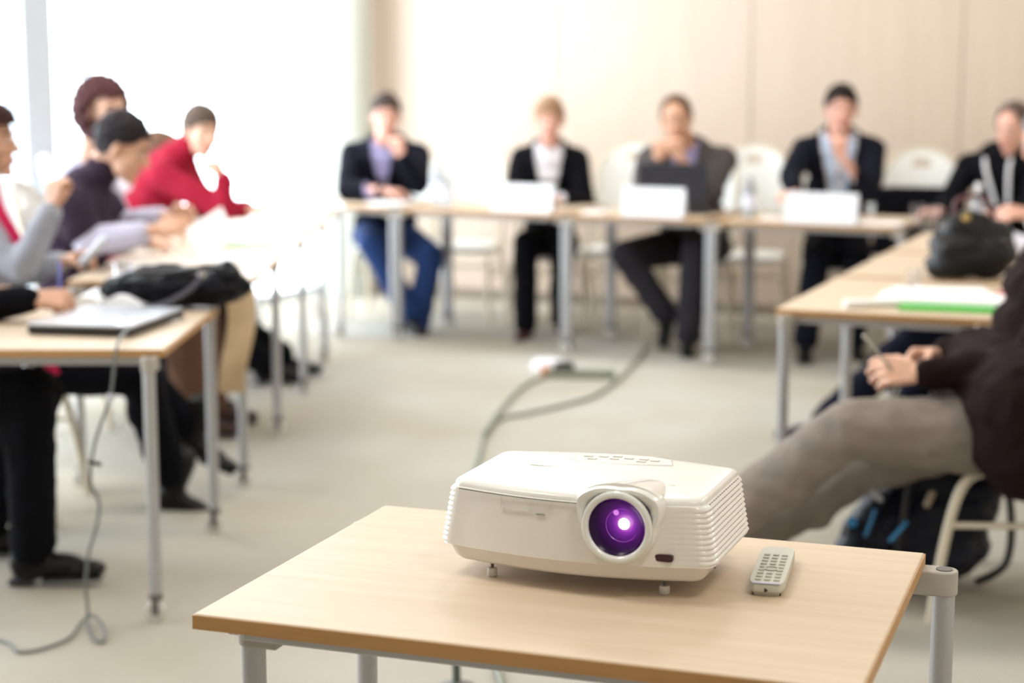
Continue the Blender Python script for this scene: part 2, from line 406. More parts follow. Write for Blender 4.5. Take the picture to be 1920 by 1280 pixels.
# ------------------------------------------------------------------ people
def ik(a, t, l1, l2, pole):
    d = t-a; D = d.length; k = 1.0
    if D > (l1+l2)*.995: k = D/((l1+l2)*.995)
    l1 *= k; l2 *= k; n = d.normalized(); x = (l1*l1 - l2*l2 + D*D)/(2*D)
    h = math.sqrt(max(0, l1*l1 - x*x)); pl = (V(pole) - n*V(pole).dot(n)); pl = pl.normalized() if pl.length > 1e-5 else n.orthogonal().normalized()
    return a + n*x + pl*h
def hand_prims(mb, wr, d, n, side, curl=.5, s=1.0, thumb=.3, infl=0, spread=0.0):
    """wr wrist, d pointing direction, n palm normal, side: direction the thumb is on"""
    d = d.normalized(); n = (n - d*n.dot(d)).normalized(); sd = d.cross(n); sd = sd if sd.dot(side) > 0 else -sd
    kn = []
    for i, (o, l) in enumerate(((.033, .084), (.0112, .088), (-.0112, .084), (-.032, .076))):
        k = wr + sd*(o*s) + d*(l*s) ; kn.append(k)
        mb.cap(wr + sd*(o*.55*s) + d*.012*s, k, .0135*s, .0115*s, seg=10)
    mb.ell(wr + d*.045*s + n*.004*s, (d*.046*s, sd*.036*s, n*.016*s))
    mb.cap(wr + sd*.018*s + d*.02*s + n*.008*s, wr + sd*.030*s + d*.045*s + n*.012*s, .016*s, .014*s, seg=10)
    for i, (k, L) in enumerate(zip(kn, (.072, .080, .075, .060))):
        p = k; a = 0; fan = sd*((1.5-i)*spread)
        for j, fr in enumerate((.44, .31, .25)):
            a += curl*(1.0 if j == 0 else 1.15) + .03*i
            dr = (d*math.cos(a) + n*math.sin(a) + fan*math.cos(a)).normalized(); q = p + dr*(L*fr*s)
            mb.cap(p, q, (.0092-.0008*j)*s, (.0084-.0009*j)*s, seg=10); p = q
    b0 = wr + sd*.024*s + d*.022*s + n*.006*s; b1 = b0 + (sd*.8 + d*.7 + n*thumb).normalized()*.040*s
    b2 = b1 + (sd*.25 + d*.9 + n*(thumb+.25)).normalized()*.033*s; b3 = b2 + (d*.9 + n*(thumb+.5) - sd*.15).normalized()*.026*s
    if curl > .8:
        b1 = b0 + (d*.9 + sd*.25 + n*.45).normalized()*.034*s; b2 = b1 + (n*.75 - sd*.35 + d*.35).normalized()*.030*s; b3 = b2 + (n*.25 - sd*.95 - d*.1).normalized()*.024*s
    for p, q, r0, r1 in ((b0, b1, .0135, .0115), (b1, b2, .0112, .0100), (b2, b3, .0100, .0082)): mb.cap(p, q, r0*s, r1*s, seg=10)
    return b3
HAIR_C = {}
def person(label, pelvis, neck, head, look, facing, hands, feet, top, trousers, skin=0, hair='short', hairc=(.03, .02, .015), shoec=(.006, .005, .005),
           s=1.0, voxel=.0065, tilt=(0, 0, 1), shirt=None, opening=None, sleeve=1.0, knee_pole=None, build=1.0, boots=False, wr=0, shoulder_twist=0, female=False, glasses=False, sleeve_under=None, hem=None, tlen=1.0, knees=None, elbows=None, lanyard=None, turtleneck=False):
    pelvis = V(pelvis); neck = V(neck); head = V(head)
    f = V((math.cos(facing), math.sin(facing), 0)); left = V((-f.y, f.x, 0))
    root = empty('person', (pelvis.x, pelvis.y, 0)); tag(root, label, 'person'); og = V((pelvis.x, pelvis.y, 0))
    spine = (neck-pelvis); sn = spine.normalized(); fr = (f - sn*f.dot(sn)).normalized()
    sleft = (Matrix.Rotation(shoulder_twist, 3, sn) @ left); sfr = (Matrix.Rotation(shoulder_twist, 3, sn) @ fr)
    B = build*s; fem = .92 if female else 1.0
    sw = .175*B*fem
    sh = {1: neck + sleft*sw - sn*.068*s, -1: neck - sleft*sw - sn*.068*s}      # 1 = left, -1 = right
    hip = {1: pelvis + left*.085*s + f*.02, -1: pelvis - left*.085*s + f*.02}
    el, kn = {}, {}; UA, FA, TH_, SH_ = .285*s, .255*s, .43*s, .42*s
    for k, h in hands.items():
        pole = h.get('pole', V((0, 0, -1)) + sleft*(.6*k) - f*.3)
        el[k] = V(elbows[k]) if elbows and k in elbows else ik(sh[k], V(h['w']), UA, FA, pole)
    for k, ft in feet.items():
        kn[k] = V(knees[k]) if knees and k in knees else ik(hip[k], V(ft['a']), TH_, SH_, knee_pole or (f + V((0, 0, .9))))
    lk = V(look).normalized(); hu = V(tilt); hu = (hu - lk*hu.dot(lk)).normalized(); hl = hu.cross(lk)
    H = lambda a, b, c: head + (lk*a + hl*b + hu*c)*s
    def torso(mb, g, lo=0.0, hi=1.0):
        # stations along the spine: half width, half depth
        st = [(-.06, .155, .115), (.0, .165, .125), (.15, .155 if not female else .145, .112), (.35, .140 if not female else .122, .100), (.55, .150 if not female else .135, .108 if not female else .112),
              (.75, .165*1.0, .115), (.88, .160, .100), (.96, .115, .078)]
        for t, a, b in st:
            if t < lo or t > hi: continue
            bulge = math.sin(min(max(t, 0), 1)*PI)*.02
            c = pelvis + spine*t - fr*bulge*.6
            lf = left.lerp(sleft, min(max(t, 0), 1)).normalized(); ff = fr.lerp(sfr, min(max(t, 0), 1)).normalized()
            mb.ell(c, (lf*(a*B*fem+g), ff*(b*B+g), sn*(.085*s+g)), seg=20, lat=10)
        for k in (1, -1):
            mb.cap(neck - sn*.025*s + sleft*(.045*k*s), sh[k] + sn*.008, .044*s+g, .046*s+g)
    def arm(mb, k, g, end=1.0):
        w_ = V(hands[k]['w']); mb.cap(sh[k], el[k], .052*B+g, .040*B+g, seg=16)
        e = el[k] + (w_-el[k])*end
        mb.cap(el[k], e, .040*B+g, (.040+(.027-.040)*end)*B+g, seg=16)
    def leg(mb, k, g, end=1.0, wide=0.0):
        a = V(feet[k]['a']); mb.cap(hip[k], kn[k], .084*B+g, .058*B+g, seg=18)
        e = kn[k] + (a-kn[k])*end
        mb.cap(kn[k], e, .056*B+g, .040*B+g+wide, seg=18)
        mb.ell(kn[k].lerp(e, .3) - f*.012, (V((.052*B+g, 0, 0)), V((0, .052*B+g, 0)), V((0, 0, .1))))
    # ---- body: one continuous skin surface
    b = MB(); torso(b, -.014)
    for k in hands: arm(b, k, -.006)
    for k in feet:
        leg(b, k, -.010); a = V(feet[k]['a']); td = V(feet[k]['t']).normalized()
        b.cap(a - V((0, 0, .02)), a + td*.09*s - V((0, 0, .045)), .022*s, .018*s)
    b.cap(neck - sn*.04*s, neck + (head-neck)*.62 - lk*.02*s, .062*s*fem, .056*s*fem, seg=16)
    b.ell(H(-.012, 0, .022), (lk*.098*s, hl*.077*s, hu*.098*s), 22, 14)
    b.ell(H(.036, 0, -.052), (lk*.052*s, hl*.053*s, hu*.060*s), 18, 10)
    b.ell(H(.040, 0, -.010), (lk*.048*s, hl*.062*s, hu*.085*s), 18, 10)
    b.ell(H(.068, 0, -.100), (lk*.022*s, hl*.024*s, hu*.018*s))
    b.cap(H(.084, 0, .012), H(.108, 0, -.026), .008*s, .0125*s, seg=10)
    for k in (1, -1):
        b.ell(H(.098, .012*k, -.030), (lk*.009*s, hl*.008*s, hu*.008*s))
        b.cap(H(.078, .016*k, .024), H(.070, .046*k, .024), .010*s, .009*s, seg=8)
        b.ell(H(.060, .040*k, -.025), (lk*.022*s, hl*.020*s, hu*.020*s))
        b.ell(H(-.004, .079*k, -.008), (lk*.017*s + hl*.004*k*s, hl*.009*s, hu*.031*s))
    b.ell(H(.080, 0, -.064), (lk*.014*s, hl*.026*s, hu*.012*s))
    for k, h in hands.items():
        w_ = V(h['w']); d = V(h.get('d', w_ - el[k])).normalized(); n = V(h.get('n', (0, 0, -1)))
        side = V(h['side']) if 'side' in h else (-left*k + V((0, 0, .3)))
        hand_prims(b, w_, d, n, side, h.get('curl', .45), s*(.93 if female else 1.0), h.get('thumb', .3), spread=h.get('spread', .05))
    bo = finish('body', remesh(b, voxel, 3, og), M_SKIN[skin], root)
    # ---- eyes, brows, lips
    for k in (1, -1):
        e = MB().ell(H(.0785, .031*k, .003), (lk*.0110*s, hl*.0135*s, hu*.0060*s)).build('eye', M_EYEW, root, og)
        MB().ell(H(.0885, .031*k, .003), (lk*.0025*s, hl*.0058*s, hu*.0052*s), 10, 6).build('iris', M_IRIS, e, og)
        MB().tube([H(.088, .014*k, .026), H(.088, .030*k, .032), H(.074, .050*k, .026)], .0035*s, seg=6).build('eyebrow', hair_mat(hairc), root, og)
    MB().tube([H(.082, -.023, -.064), H(.0955, 0, -.061), H(.082, .023, -.064)], lambda t: (.002+.0045*math.sin(PI*t))*s, seg=8).build('lips', M_LIPS, root, og)
    # ---- hair
    hm = MB(); hm.ell(H(-.021, 0, .033), (lk*.107*s, hl*.0885*s, hu*.107*s), 26, 16)
    keep = None
    if hair == 'short':
        keep = lambda p: ((p-head).dot(hu)/s) > .95*((p-head).dot(lk)/s) - .008 + .014*noise.noise(p*38) and True
    elif hair == 'receding':
        keep = lambda p: ((p-head).dot(hu)/s) > .95*((p-head).dot(lk)/s) - .008 + .014*noise.noise(p*38) and ((p-head).dot(lk)/s) < .045
    elif hair in ('bun', 'tied'):
        hm.ell(H(-.125, 0, .05 if hair == 'bun' else -.01), (lk*.035*s, hl*.035*s, hu*.035*s))
        keep = lambda p: ((p-head).dot(hu)/s) > .85*((p-head).dot(lk)/s) - .020
    elif hair == 'bob':
        hm.ell(H(-.035, 0, -.02), (lk*.085*s, hl*.095*s, hu*.105*s), 22, 12); hm.ell(H(.005, 0, .055), (lk*.100*s, hl*.090*s, hu*.085*s), 22, 12)
        keep = lambda p: not (((p-head).dot(lk)/s) > .035 and ((p-head).dot(hu)/s) < .058)
    elif hair == 'curly':
        rn = random.Random(5)
        hm.ell(H(-.035, 0, -.01), (lk*.095*s, hl*.105*s, hu*.12*s), 24, 14)
        for i in range(110):
            z = 1-2*(i+.5)/110; a = i*2.39996; r_ = math.sqrt(1-z*z)
            hm.ell(H(-.033 + math.cos(a)*r_*.105, math.sin(a)*r_*.108, z*.125+.01), (lk*.021*s, hl*.021*s, hu*.021*s), 8, 5)
        keep = lambda p: not (((p-head).dot(lk)/s) > .030 and ((p-head).dot(hu)/s) < .060)
    ho = finish('hair', remesh(hm, .007, 2, og, wrinkle=.006 if hair != 'curly' else .008, wscale=34, keep=keep), hair_mat(hairc), root)
    # ---- clothes
    if shirt:
        sm, smat = MB(), shirt
        torso(sm, .006, lo=.2); sm.cap(neck - sn*.03*s, neck + (head-neck)*.25, .062*s, .064*s, seg=18)
        for k in hands: arm(sm, k, .007, end=.93)
        ns = (head-neck).normalized()
        finish('shirt', remesh(sm, .009, 3, og, keep=lambda p: (p-neck).dot(ns) < .045*s), smat, root)
    tm = MB(); torso(tm, .020 if shirt else .012)
    for a_, b2_, r_ in (hem or []): tm.cap(V(a_), V(b2_), r_)
    for k in hands:
        if sleeve_under is None: arm(tm, k, .018 if shirt else .013, end=(.84 if shirt else .9)*sleeve)
        else: tm.cap(sh[k], sh[k].lerp(el[k], .55), .052*B+.022, .046*B+.026, seg=16)
    if not shirt: tm.cap(neck - sn*.03*s, neck + (head-neck)*.18, .066*s, .064*s, seg=18)
    if turtleneck: tm.cap(neck - sn*.03*s, neck + (head-neck)*.5, .068*s, .066*s, seg=18)
    kp = None
    if opening:
        nk = neck; base = pelvis + spine*opening[1]; Lsp = (nk-base).length
        def kp(p):
            q = p-base; h_ = q.dot(sn)/Lsp; fo = (p-pelvis).dot(sfr) - (sn.dot(sfr)*((p-pelvis).dot(sn)))
            if fo < .02: return True
            if h_ < 0: return True
            return abs((p-nk).dot(sleft)) > opening[0]*(.15+.85*min(h_, 1.1))
    to = finish('jacket' if shirt else 'sweater', remesh(tm, .009, 4, og, wrinkle=.006+wr, wscale=11, keep=kp), top, root)
    if kp: so = to.modifiers.new('solid', 'SOLIDIFY'); so.thickness = .005; so.offset = -1
    if sleeve_under is not None:
        for k in hands:
            am = MB(); arm(am, k, .011, end=.80); finish('sleeve', remesh(am, .009, 3, og, wrinkle=.004), sleeve_under, root)
    pm = MB(); pm.ell(pelvis, (left*.175*B*fem, f*.145*B, V((0, 0, .115*s))), 20, 12)
    for k in feet: leg(pm, k, .014, end=.97*tlen, wide=.012)
    finish('trousers', remesh(pm, .009, 4, og, wrinkle=.006+wr, wscale=10), trousers, root)
    SM = mat('shoe_%.3f_%.3f' % (shoec[0], shoec[2]), shoec, .4, spec=.22)
    for k, ft in feet.items():
        a = V(ft['a']); td = V(ft['t']).normalized(); up = V((0, 0, 1)); up = (up - td*up.dot(td)).normalized(); sd = td.cross(up)
        P = lambda x, y, z: a + td*x*s + sd*y*s + up*z*s
        so = MB()
        so.ell(P(-.02, 0, -.035), (td*.05*s, sd*.036*s, up*.052*s)); so.ell(P(.06, 0, -.045), (td*.085*s, sd*.040*s, up*.034*s)); so.ell(P(.135, 0, -.058), (td*.065*s, sd*.042*s, up*.024*s)); so.ell(P(.0, 0, -.062), (td*.065*s, sd*.034*s, up*.022*s))
        so.cap(P(-.01, 0, -.01), P(.03, 0, -.03), .040*s, .036*s)
        if boots: so.cap(P(-.005, 0, -.02), P(0, 0, .10), .043*s, .056*s)
        sh_o = finish('shoe' if not boots else 'boot', remesh(so, .0065, 3, og), SM, root)
        sl = MB()
        if boots: sl.box(P(-.05, 0, -.098), (.035, .035, .05), Matrix((td, sd, up)).transposed()); MB().box(P(.12, 0, -.079), (.13, .06, .008), Matrix((td, sd, up)).transposed()).build('sole', M_BLACK, sh_o, og, bevel=.003)
        else: sl.box(P(-.035, 0, -.086), (.07, .062, .018), Matrix((td, sd, up)).transposed()); sl.box(P(.105, 0, -.082), (.17, .066, .010), Matrix((td, sd, up)).transposed())
        sl.build('heel' if boots else 'sole', M_BLACK, sh_o, og, bevel=.006)
    if lanyard:
        c0 = neck + sfr*.02; chest = pelvis + spine*.45
        off = (.125*B+.048)
        pts = [neck + sleft*.065*s - sfr*.02 + sn*.02, neck + sleft*.060*s + sfr*.105 - sn*.03, chest + sfr*off, neck - sleft*.060*s + sfr*.105 - sn*.03, neck - sleft*.065*s - sfr*.02 + sn*.02]
        MB().tube(pts, .010, seg=8, sub=6).build('lanyard', lanyard, root, og)
        MB().box(chest + sfr*(off+.006) - sn*.04, (.09, .006, .065), Matrix((sleft, sfr, sn)).transposed()).build('badge', M_CARD, root, og)
    return root
def hair_mat(c): return mat('hair_%.3f_%.3f_%.3f' % c, c, .7, spec=.15, var=.3, vscale=40, bump=.3, bscale=120)
def cloth(name, c, rough=.92, **k): return mat(name, c, rough, bump=.25, bscale=90, var=.10, vscale=14, spec=.12, **k)
C_BLACK = cloth('black_wool', (.0035, .0035, .0055)); C_NAVY = cloth('navy_wool', (.005, .006, .015)); C_GREYSW = cloth('grey_knit', (.34, .35, .40))
C_PURPLE = cloth('dark_purple_knit', (.040, .026, .044)); C_LAV = cloth('lavender_cotton', (.50, .48, .60)); C_RED = cloth('red_knit', (.29, .012, .032))
C_JEANS = cloth('blue_denim', (.022, .05, .16)); C_DKBLUE = cloth('dark_blue_denim', (.008, .014, .040)); C_WHITE = cloth('white_cotton', (.76, .76, .82))
C_TWEED = cloth('grey_brown_tweed', (.072, .064, .062)); C_GREYTR = cloth('charcoal_trousers', (.026, .024, .030)); C_BROWN = cloth('dark_brown_wool', (.013, .0055, .0055))
C_KHAKI = cloth('khaki_twill', (.235, .20, .175)); C_BRNTR = cloth('brown_trousers', (.14, .075, .05)); C_LILAC = cloth('lilac_shirt', (.30, .28, .46))
C_SUIT = cloth('midnight_suit', (.006, .007, .014)); C_DKTR = cloth('black_trousers', (.0028, .0028, .005))
X = V((1, 0, 0)); Yv = V((0, 1, 0)); Z = V((0, 0, 1))

# 1 nearest person on the left, only a forearm, hand and leg in view
person('person in black at the near left, only knee, shoe and writing hand in view', (-1.80, 5.0, .50), (-1.93, 5.05, 1.04), (-1.93, 5.08, 1.26), X+V((0,0,-.3)), 0,
    {-1: dict(w=aty(62, 560, 5.14), d=X+V((0,.2,-.05)), n=V((0,.6,-.8)), curl=.85, side=V((0,.8,.6)), thumb=.9), 1: dict(w=V((-1.62, 5.40, .80)), d=X, n=-Z)},
    {-1: dict(a=aty(62, 1030, 4.93), t=V((1, .02, .03))), 1: dict(a=V((-1.62, 5.25, .10)), t=X)},
    C_BLACK, C_DKTR, skin=1, knees={-1: aty(56, 735, 4.86), 1: V((-1.42, 5.2, .52))}, s=1.05, voxel=.005, hair='short', hairc=(.02, .015, .01), elbows={-1: aty(-30, 575, 5.16)})
chair(-1.86, 5.0, 0, 'white chair of the person in black at the left frame edge')
# 2 person in grey with raised fist
person('person in a grey sweater and pink scarf raising a fist at the left edge', (-1.70, 5.84, .50), (-1.80, 5.86, 1.03), aty(-25, 265, 5.86), X+V((0,-.12,-.02)), 0,
    {-1: dict(w=aty(98, 388, 5.60), d=V((.18,0,1)), n=V((.5,.85,0)), curl=1.12, side=V((.5,-.6,0)), thumb=2.2), 1: dict(w=aty(120, 490, 5.78), d=V((1,0,.25)), n=V((0,-.5,-.8)), curl=.75, side=V((0,-.5,.8)), thumb=.9)},
    {-1: dict(a=aty(325, 915, 5.84), t=V((1, -.05, -.28))), 1: dict(a=aty(362, 812, 6.05), t=V((1, .0, -.42)))},
    C_GREYSW, C_DKTR, skin=1, knees={-1: aty(262, 702, 5.72), 1: aty(248, 690, 6.0)}, hair='bob', hairc=(.045, .018, .016), voxel=.006, boots=True, female=True, tlen=.86,
    elbows={-1: aty(45, 500, 5.62), 1: aty(10, 520, 5.95)})
chair(-1.72, 5.84, 0, 'white chair under the person in the grey sweater')
# 3 purple vest
person('person in a dark purple vest with lavender sleeves leaning over papers', (-1.72, 6.70, .50), (-1.60, 6.62, 1.05), aty(232, 277, 6.55), V((1, -.15, -.42)), 0,
    {-1: dict(w=aty(290, 432, 6.40), d=V((1,.1,.25)), n=V((0,.7,-.6)), curl=.35, side=V((0,.3,1))), 1: dict(w=aty(320, 405, 6.62), d=V((1,-.3,.1)), n=V((0,-.9,-.3)), curl=.5, side=Z)},
    {-1: dict(a=V((-1.30, 7.0, .10)), t=X), 1: dict(a=V((-1.26, 7.25, .10)), t=V((1,.2,0)))},
    C_PURPLE, C_BRNTR, skin=1, hair='short', hairc=(.02, .015, .018), sleeve_under=C_LAV, build=1.1, tilt=(0, .1, 1), shoec=(.05,.025,.02), female=True, turtleneck=True,
    elbows={-1: aty(165, 452, 6.45), 1: aty(225, 420, 6.9)}, knees={-1: V((-1.27, 6.72, .52)), 1: V((-1.24, 6.95, .52))})
chair(-1.63, 6.88, 0, 'white chair under the person in the purple vest')
# 4 curly
person('person with reddish brown curly hair sitting behind the one in the purple vest', (-1.88, 7.42, .50), (-1.78, 7.38, 1.06), aty(197, 208, 7.2), V((.75, -.7, -.12)), -.3,
    {-1: dict(w=V((-1.52, 7.10, .80)), d=X), 1: dict(w=V((-1.5, 7.40, .80)), d=X)},
    {-1: dict(a=V((-1.40, 7.35, .10)), t=X), 1: dict(a=V((-1.40, 7.55, .10)), t=X)},
    C_LAV, C_DKTR, skin=0, hair='curly', hairc=(.075, .028, .030), female=True, voxel=.008)
chair(-1.90, 7.44, 0, 'white chair under the curly haired person')
# 5 partly hidden
person('person with light brown hair, mostly hidden behind the shoulder of the one in red', (-2.02, 8.85, .50), (-1.92, 8.80, .98), aty(300, 296, 8.75), V((.8, .5, -.4)), 0,
    {-1: dict(w=V((-1.55, 8.70, .80)), d=X), 1: dict(w=V((-1.5, 8.95, .80)), d=X)},
    {-1: dict(a=V((-1.45, 8.75, .10)), t=X), 1: dict(a=V((-1.42, 8.95, .10)), t=X)},
    C_WHITE, C_DKTR, skin=0, hair='bob', hairc=(.16, .09, .06), female=True, voxel=.008)
chair(-2.04, 8.87, 0, 'white chair under the light brown haired person in white')
# 6 red sweater
person('person in a red turtleneck resting the chin on one hand at the left row', (-1.90, 8.32, .50), aty(335, 292, 8.25), aty(377, 248, 8.2), V((.62, -.8, -.10)), -.35,
    {-1: dict(w=aty(420, 332, 8.0), d=V((-.5,-.1,.85)), n=V((-.8,.3,0)), curl=.9, side=V((-.2,-.9,0))), 1: dict(w=aty(470, 392, 8.25), d=X+V((0,-.1,-.05)), n=-Z, curl=.25)},
    {-1: dict(a=V((-1.16, 8.25, .10)), t=X), 1: dict(a=V((-1.12, 8.5, .10)), t=X)},
    C_RED, C_DKTR, skin=0, hair='bun', hairc=(.10, .07, .055), female=True, voxel=.007, tilt=(.12, .1, 1), build=1.08,
    elbows={-1: aty(420, 392, 7.98), 1: aty(385, 392, 8.5)}, shoulder_twist=.3, turtleneck=True)
chair(-1.80, 8.34, 0, 'white chair under the person in red')

# 7..10 the back row, facing the viewer
FB = math.atan2(-.906, -.423); fb = V((math.cos(FB), math.sin(FB), 0))
person('person in a navy cardigan and jeans, hand at the mouth, leftmost of the back row', aty(722, 440, 10.55), aty(722, 270, 10.35), aty(724, 218, 10.2), V((.05, -1, -.12)), FB+.25,
    {1: dict(w=aty(752, 292, 9.98), d=V((-.35,-.1,1)), n=V((0,1,.2)), curl=.9, side=V((-1,0,0))), -1: dict(w=aty(722, 358, 9.98), d=V((1,.1,0)), n=-Z, curl=.5)},
    {-1: dict(a=aty(768, 590, 9.95), t=V((.5, -.8, -.25))), 1: dict(a=aty(782, 612, 10.0), t=V((.1, -1, -.1)))},
    cloth('navy_cardigan', (.004, .0045, .010)), C_JEANS, skin=2, hair='short', hairc=(.05, .035, .03), shirt=C_LILAC, opening=(.07, .55), build=1.14, voxel=.008,
    knees={-1: aty(700, 460, 10.05), 1: aty(808, 480, 10.05)}, elbows={1: aty(786, 345, 10.05), -1: aty(650, 358, 10.15)})
chair(-.73, 10.72, FB+.25, 'white chair under the person in the navy cardigan')
person('person in a black blazer over a white blouse in the back row', aty(1030, 455, 10.2), aty(1030, 278, 10.1), aty(1030, 226, 10.0), V((-.05, -1, -.08)), FB+.35,
    {1: dict(w=aty(1050, 372, 9.78), d=V((-1,-.2,0)), n=-Z), -1: dict(w=aty(1003, 372, 9.78), d=V((1,-.2,0)), n=-Z)},
    {-1: dict(a=aty(985, 612, 9.75), t=V((-.35, -.9, -.2))), 1: dict(a=aty(1052, 600, 10.1), t=V((0, -1, -.1)))},
    C_BLACK, C_DKTR, skin=2, hair='tied', hairc=(.28, .17, .10), shirt=C_WHITE, opening=(.085, .25), female=True, voxel=.008, shoec=(.05, .012, .015),
    knees={-1: aty(985, 455, 9.75), 1: aty(1055, 455, 9.75)})
chair(.22, 10.30, FB+.3, 'white chair under the person in the black blazer')
person('person in a grey brown jacket with both hands at the mouth, behind the black laptop', aty(1305, 460, 9.75), aty(1285, 278, 9.55), aty(1268, 226, 9.42), V((-.22, -1, -.15)), FB+.25,
    {1: dict(w=aty(1275, 296, 9.2), d=V((-.3,-.1,1)), n=V((0,1,0)), curl=.9, side=V((-1,0,0))), -1: dict(w=aty(1232, 300, 9.25), d=V((.3,0,1)), n=V((.3,1,0)), curl=.8, side=V((1,0,0)))},
    {-1: dict(a=aty(1250, 592, 9.35), t=V((-.2, -.9, -.45))), 1: dict(a=aty(1290, 630, 9.2), t=V((-.1, -1, -.1)))},
    C_TWEED, C_GREYTR, skin=1, hair='receding', hairc=(.13, .075, .045), shirt=C_LILAC, opening=(.075, .4), build=1.15, voxel=.008,
    knees={-1: aty(1172, 478, 9.35), 1: aty(1305, 470, 9.25)}, elbows={1: aty(1325, 368, 9.3), -1: aty(1205, 366, 9.35)}, tilt=(-.10, 0, 1))
chair(1.02, 9.92, FB+.2, 'white chair under the person in the grey brown jacket')
person('person in a dark suit with a blue lanyard, rightmost behind the back row', aty(1570, 465, 9.45), aty(1572, 258, 9.35), aty(1577, 206, 9.22), V((-.12, -1, -.08)), FB+.3,
    {1: dict(w=aty(1580, 296, 9.02), d=V((-.2,-.1,1)), n=V((0,1,0)), curl=.9, side=V((-1,0,0))), -1: dict(w=aty(1492, 362, 8.95), d=V((-.7,-.7,0)), n=-Z, curl=.4)},
    {-1: dict(a=aty(1510, 640, 9.0), t=V((-.2, -1, -.1))), 1: dict(a=aty(1600, 640, 9.1), t=V((.1, -1, -.1)))},
    C_SUIT, C_SUIT, skin=2, hair='short', hairc=(.012, .008, .006), shirt=C_WHITE, opening=(.10, .25), build=1.02, voxel=.008,
    elbows={1: aty(1632, 360, 9.1), -1: aty(1480, 330, 9.2)}, lanyard=mat('pale_blue_lanyard', (.38, .55, .80), .6))
chair(1.80, 9.62, FB+.3, 'white chair under the person in the dark suit')
# 11, 12 right edge
person('person in a black jacket with a white lanyard at the far right corner', (2.64, 8.95, .50), aty(1880, 290, 8.85), aty(1900, 243, 8.75), V((-.7, -.7, -.25)), FB-.2,
    {1: dict(w=V((2.30, 8.45, .80)), d=V((-1,-.3,0)), n=-Z), -1: dict(w=V((2.1, 8.62, .80)), d=V((-1,-.3,0)), n=-Z)},
    {-1: dict(a=V((2.2, 8.6, .10)), t=fb), 1: dict(a=V((2.5, 8.4, .10)), t=fb)},
    C_BLACK, C_DKTR, skin=2, hair='receding', hairc=(.10, .07, .06), voxel=.008, build=1.08, lanyard=M_CARD)
chair(2.72, 9.05, FB-.1, 'white chair under the person with the white lanyard')
FR = math.atan2(RD.x, -RD.y)  # facing left across the right row
FRv = V((-RD.y, RD.x, 0)); FR = math.atan2(FRv.y, FRv.x)
person('grey haired person in a white shirt at the right edge, hand over the leather bag', (2.22, 6.85, .50), (2.14, 6.90, 1.03), aty(1962, 262, 6.9), V((-.85, -.3, -.3)), FR,
    {1: dict(w=aty(1935, 402, 6.55), d=V((-1, -.1, .15)), n=V((0,.5,-.8)), curl=.6, side=V((0, .5, 1))), -1: dict(w=V((2.0, 7.2, .80)), d=V((-1,0,0)), n=-Z)},
    {1: dict(a=aty(1545, 792, 6.95), t=V((-1, -.1, .10))), -1: dict(a=V((1.62, 7.1, .10)), t=V((-1, .2, 0)))},
    C_WHITE, C_NAVY, skin=2, hair='short', hairc=(.22, .21, .21), voxel=.007, knees={1: aty(1712, 640, 6.75), -1: V((1.78, 7.05, .54))}, shoec=(.012, .014, .03))
chair(2.26, 6.84, FR, 'white chair under the grey haired person')
# 13 near right
PY = 4.72
person('person in a dark brown jacket and khaki trousers stretching the legs, near right', aty(1868, 806, PY), aty(2010, 475, PY+.12), (1.625, PY+.09, 1.16), V((-1, .1, -.2)), PI-.05,
    {1: dict(w=aty(1722, 700, PY-.06), d=V((-1, -.02, .10)), n=V((-.1, .75, -.5)), curl=.62, side=V((-.1, .1, 1)), thumb=.6), -1: dict(w=aty(1760, 668, PY+.22), d=V((-1, -.25, -.08)), n=V((0,-.7,-.5)), curl=.65, side=V((0,0,1)), thumb=.6)},
    {1: dict(a=aty(1215, 1078, 4.80), t=V((-1, -.2, .25))), -1: dict(a=aty(1290, 1072, 4.96), t=V((-1, -.1, .35)))},
    C_BROWN, C_KHAKI, skin=0, hair='short', hairc=(.03, .02, .015), voxel=.005, build=1.12, s=1.04, hem=[((1.345, 4.50, .60), (1.345, 4.98, .60), .155), ((1.345, 4.50, .51), (1.345, 4.98, .51), .145), ((1.54, 4.50, .60), (1.54, 4.98, .60), .15), ((1.56, 4.50, .50), (1.56, 4.98, .50), .15), ((1.44, 4.52, .57), (1.44, 4.96, .57), .17), ((1.34, 4.50, .44), (1.34, 4.98, .44), .09), ((1.45, 4.50, .43), (1.45, 4.98, .43), .09), ((1.56, 4.50, .43), (1.56, 4.98, .43), .09)], wr=.003,
    knees={1: aty(1588, 806, PY-.10), -1: aty(1622, 868, PY+.14)}, elbows={1: aty(1925, 690, PY-.10), -1: aty(1930, 650, PY+.35)})
cx = aty(1862, 900, PY); chair(cx.x+.035, PY+.06, PI-.05, 'white chair with cream legs under the person in khaki trousers')

# empty chairs of the back row
for px, Y, lab in [(866, 10.75, 'empty white chair between the navy cardigan and the black blazer'),
        (1172, 10.55, 'empty white chair between the black blazer and the laptop'),
        (1400, 10.20, 'empty white chair between the grey brown jacket and the dark suit'),
        (1718, 9.70, 'white chair with a black coat over it, right of the dark suit')]:
    p = aty(px, 300, Y); chair(p.x, p.y - .12, FB + .2, lab)

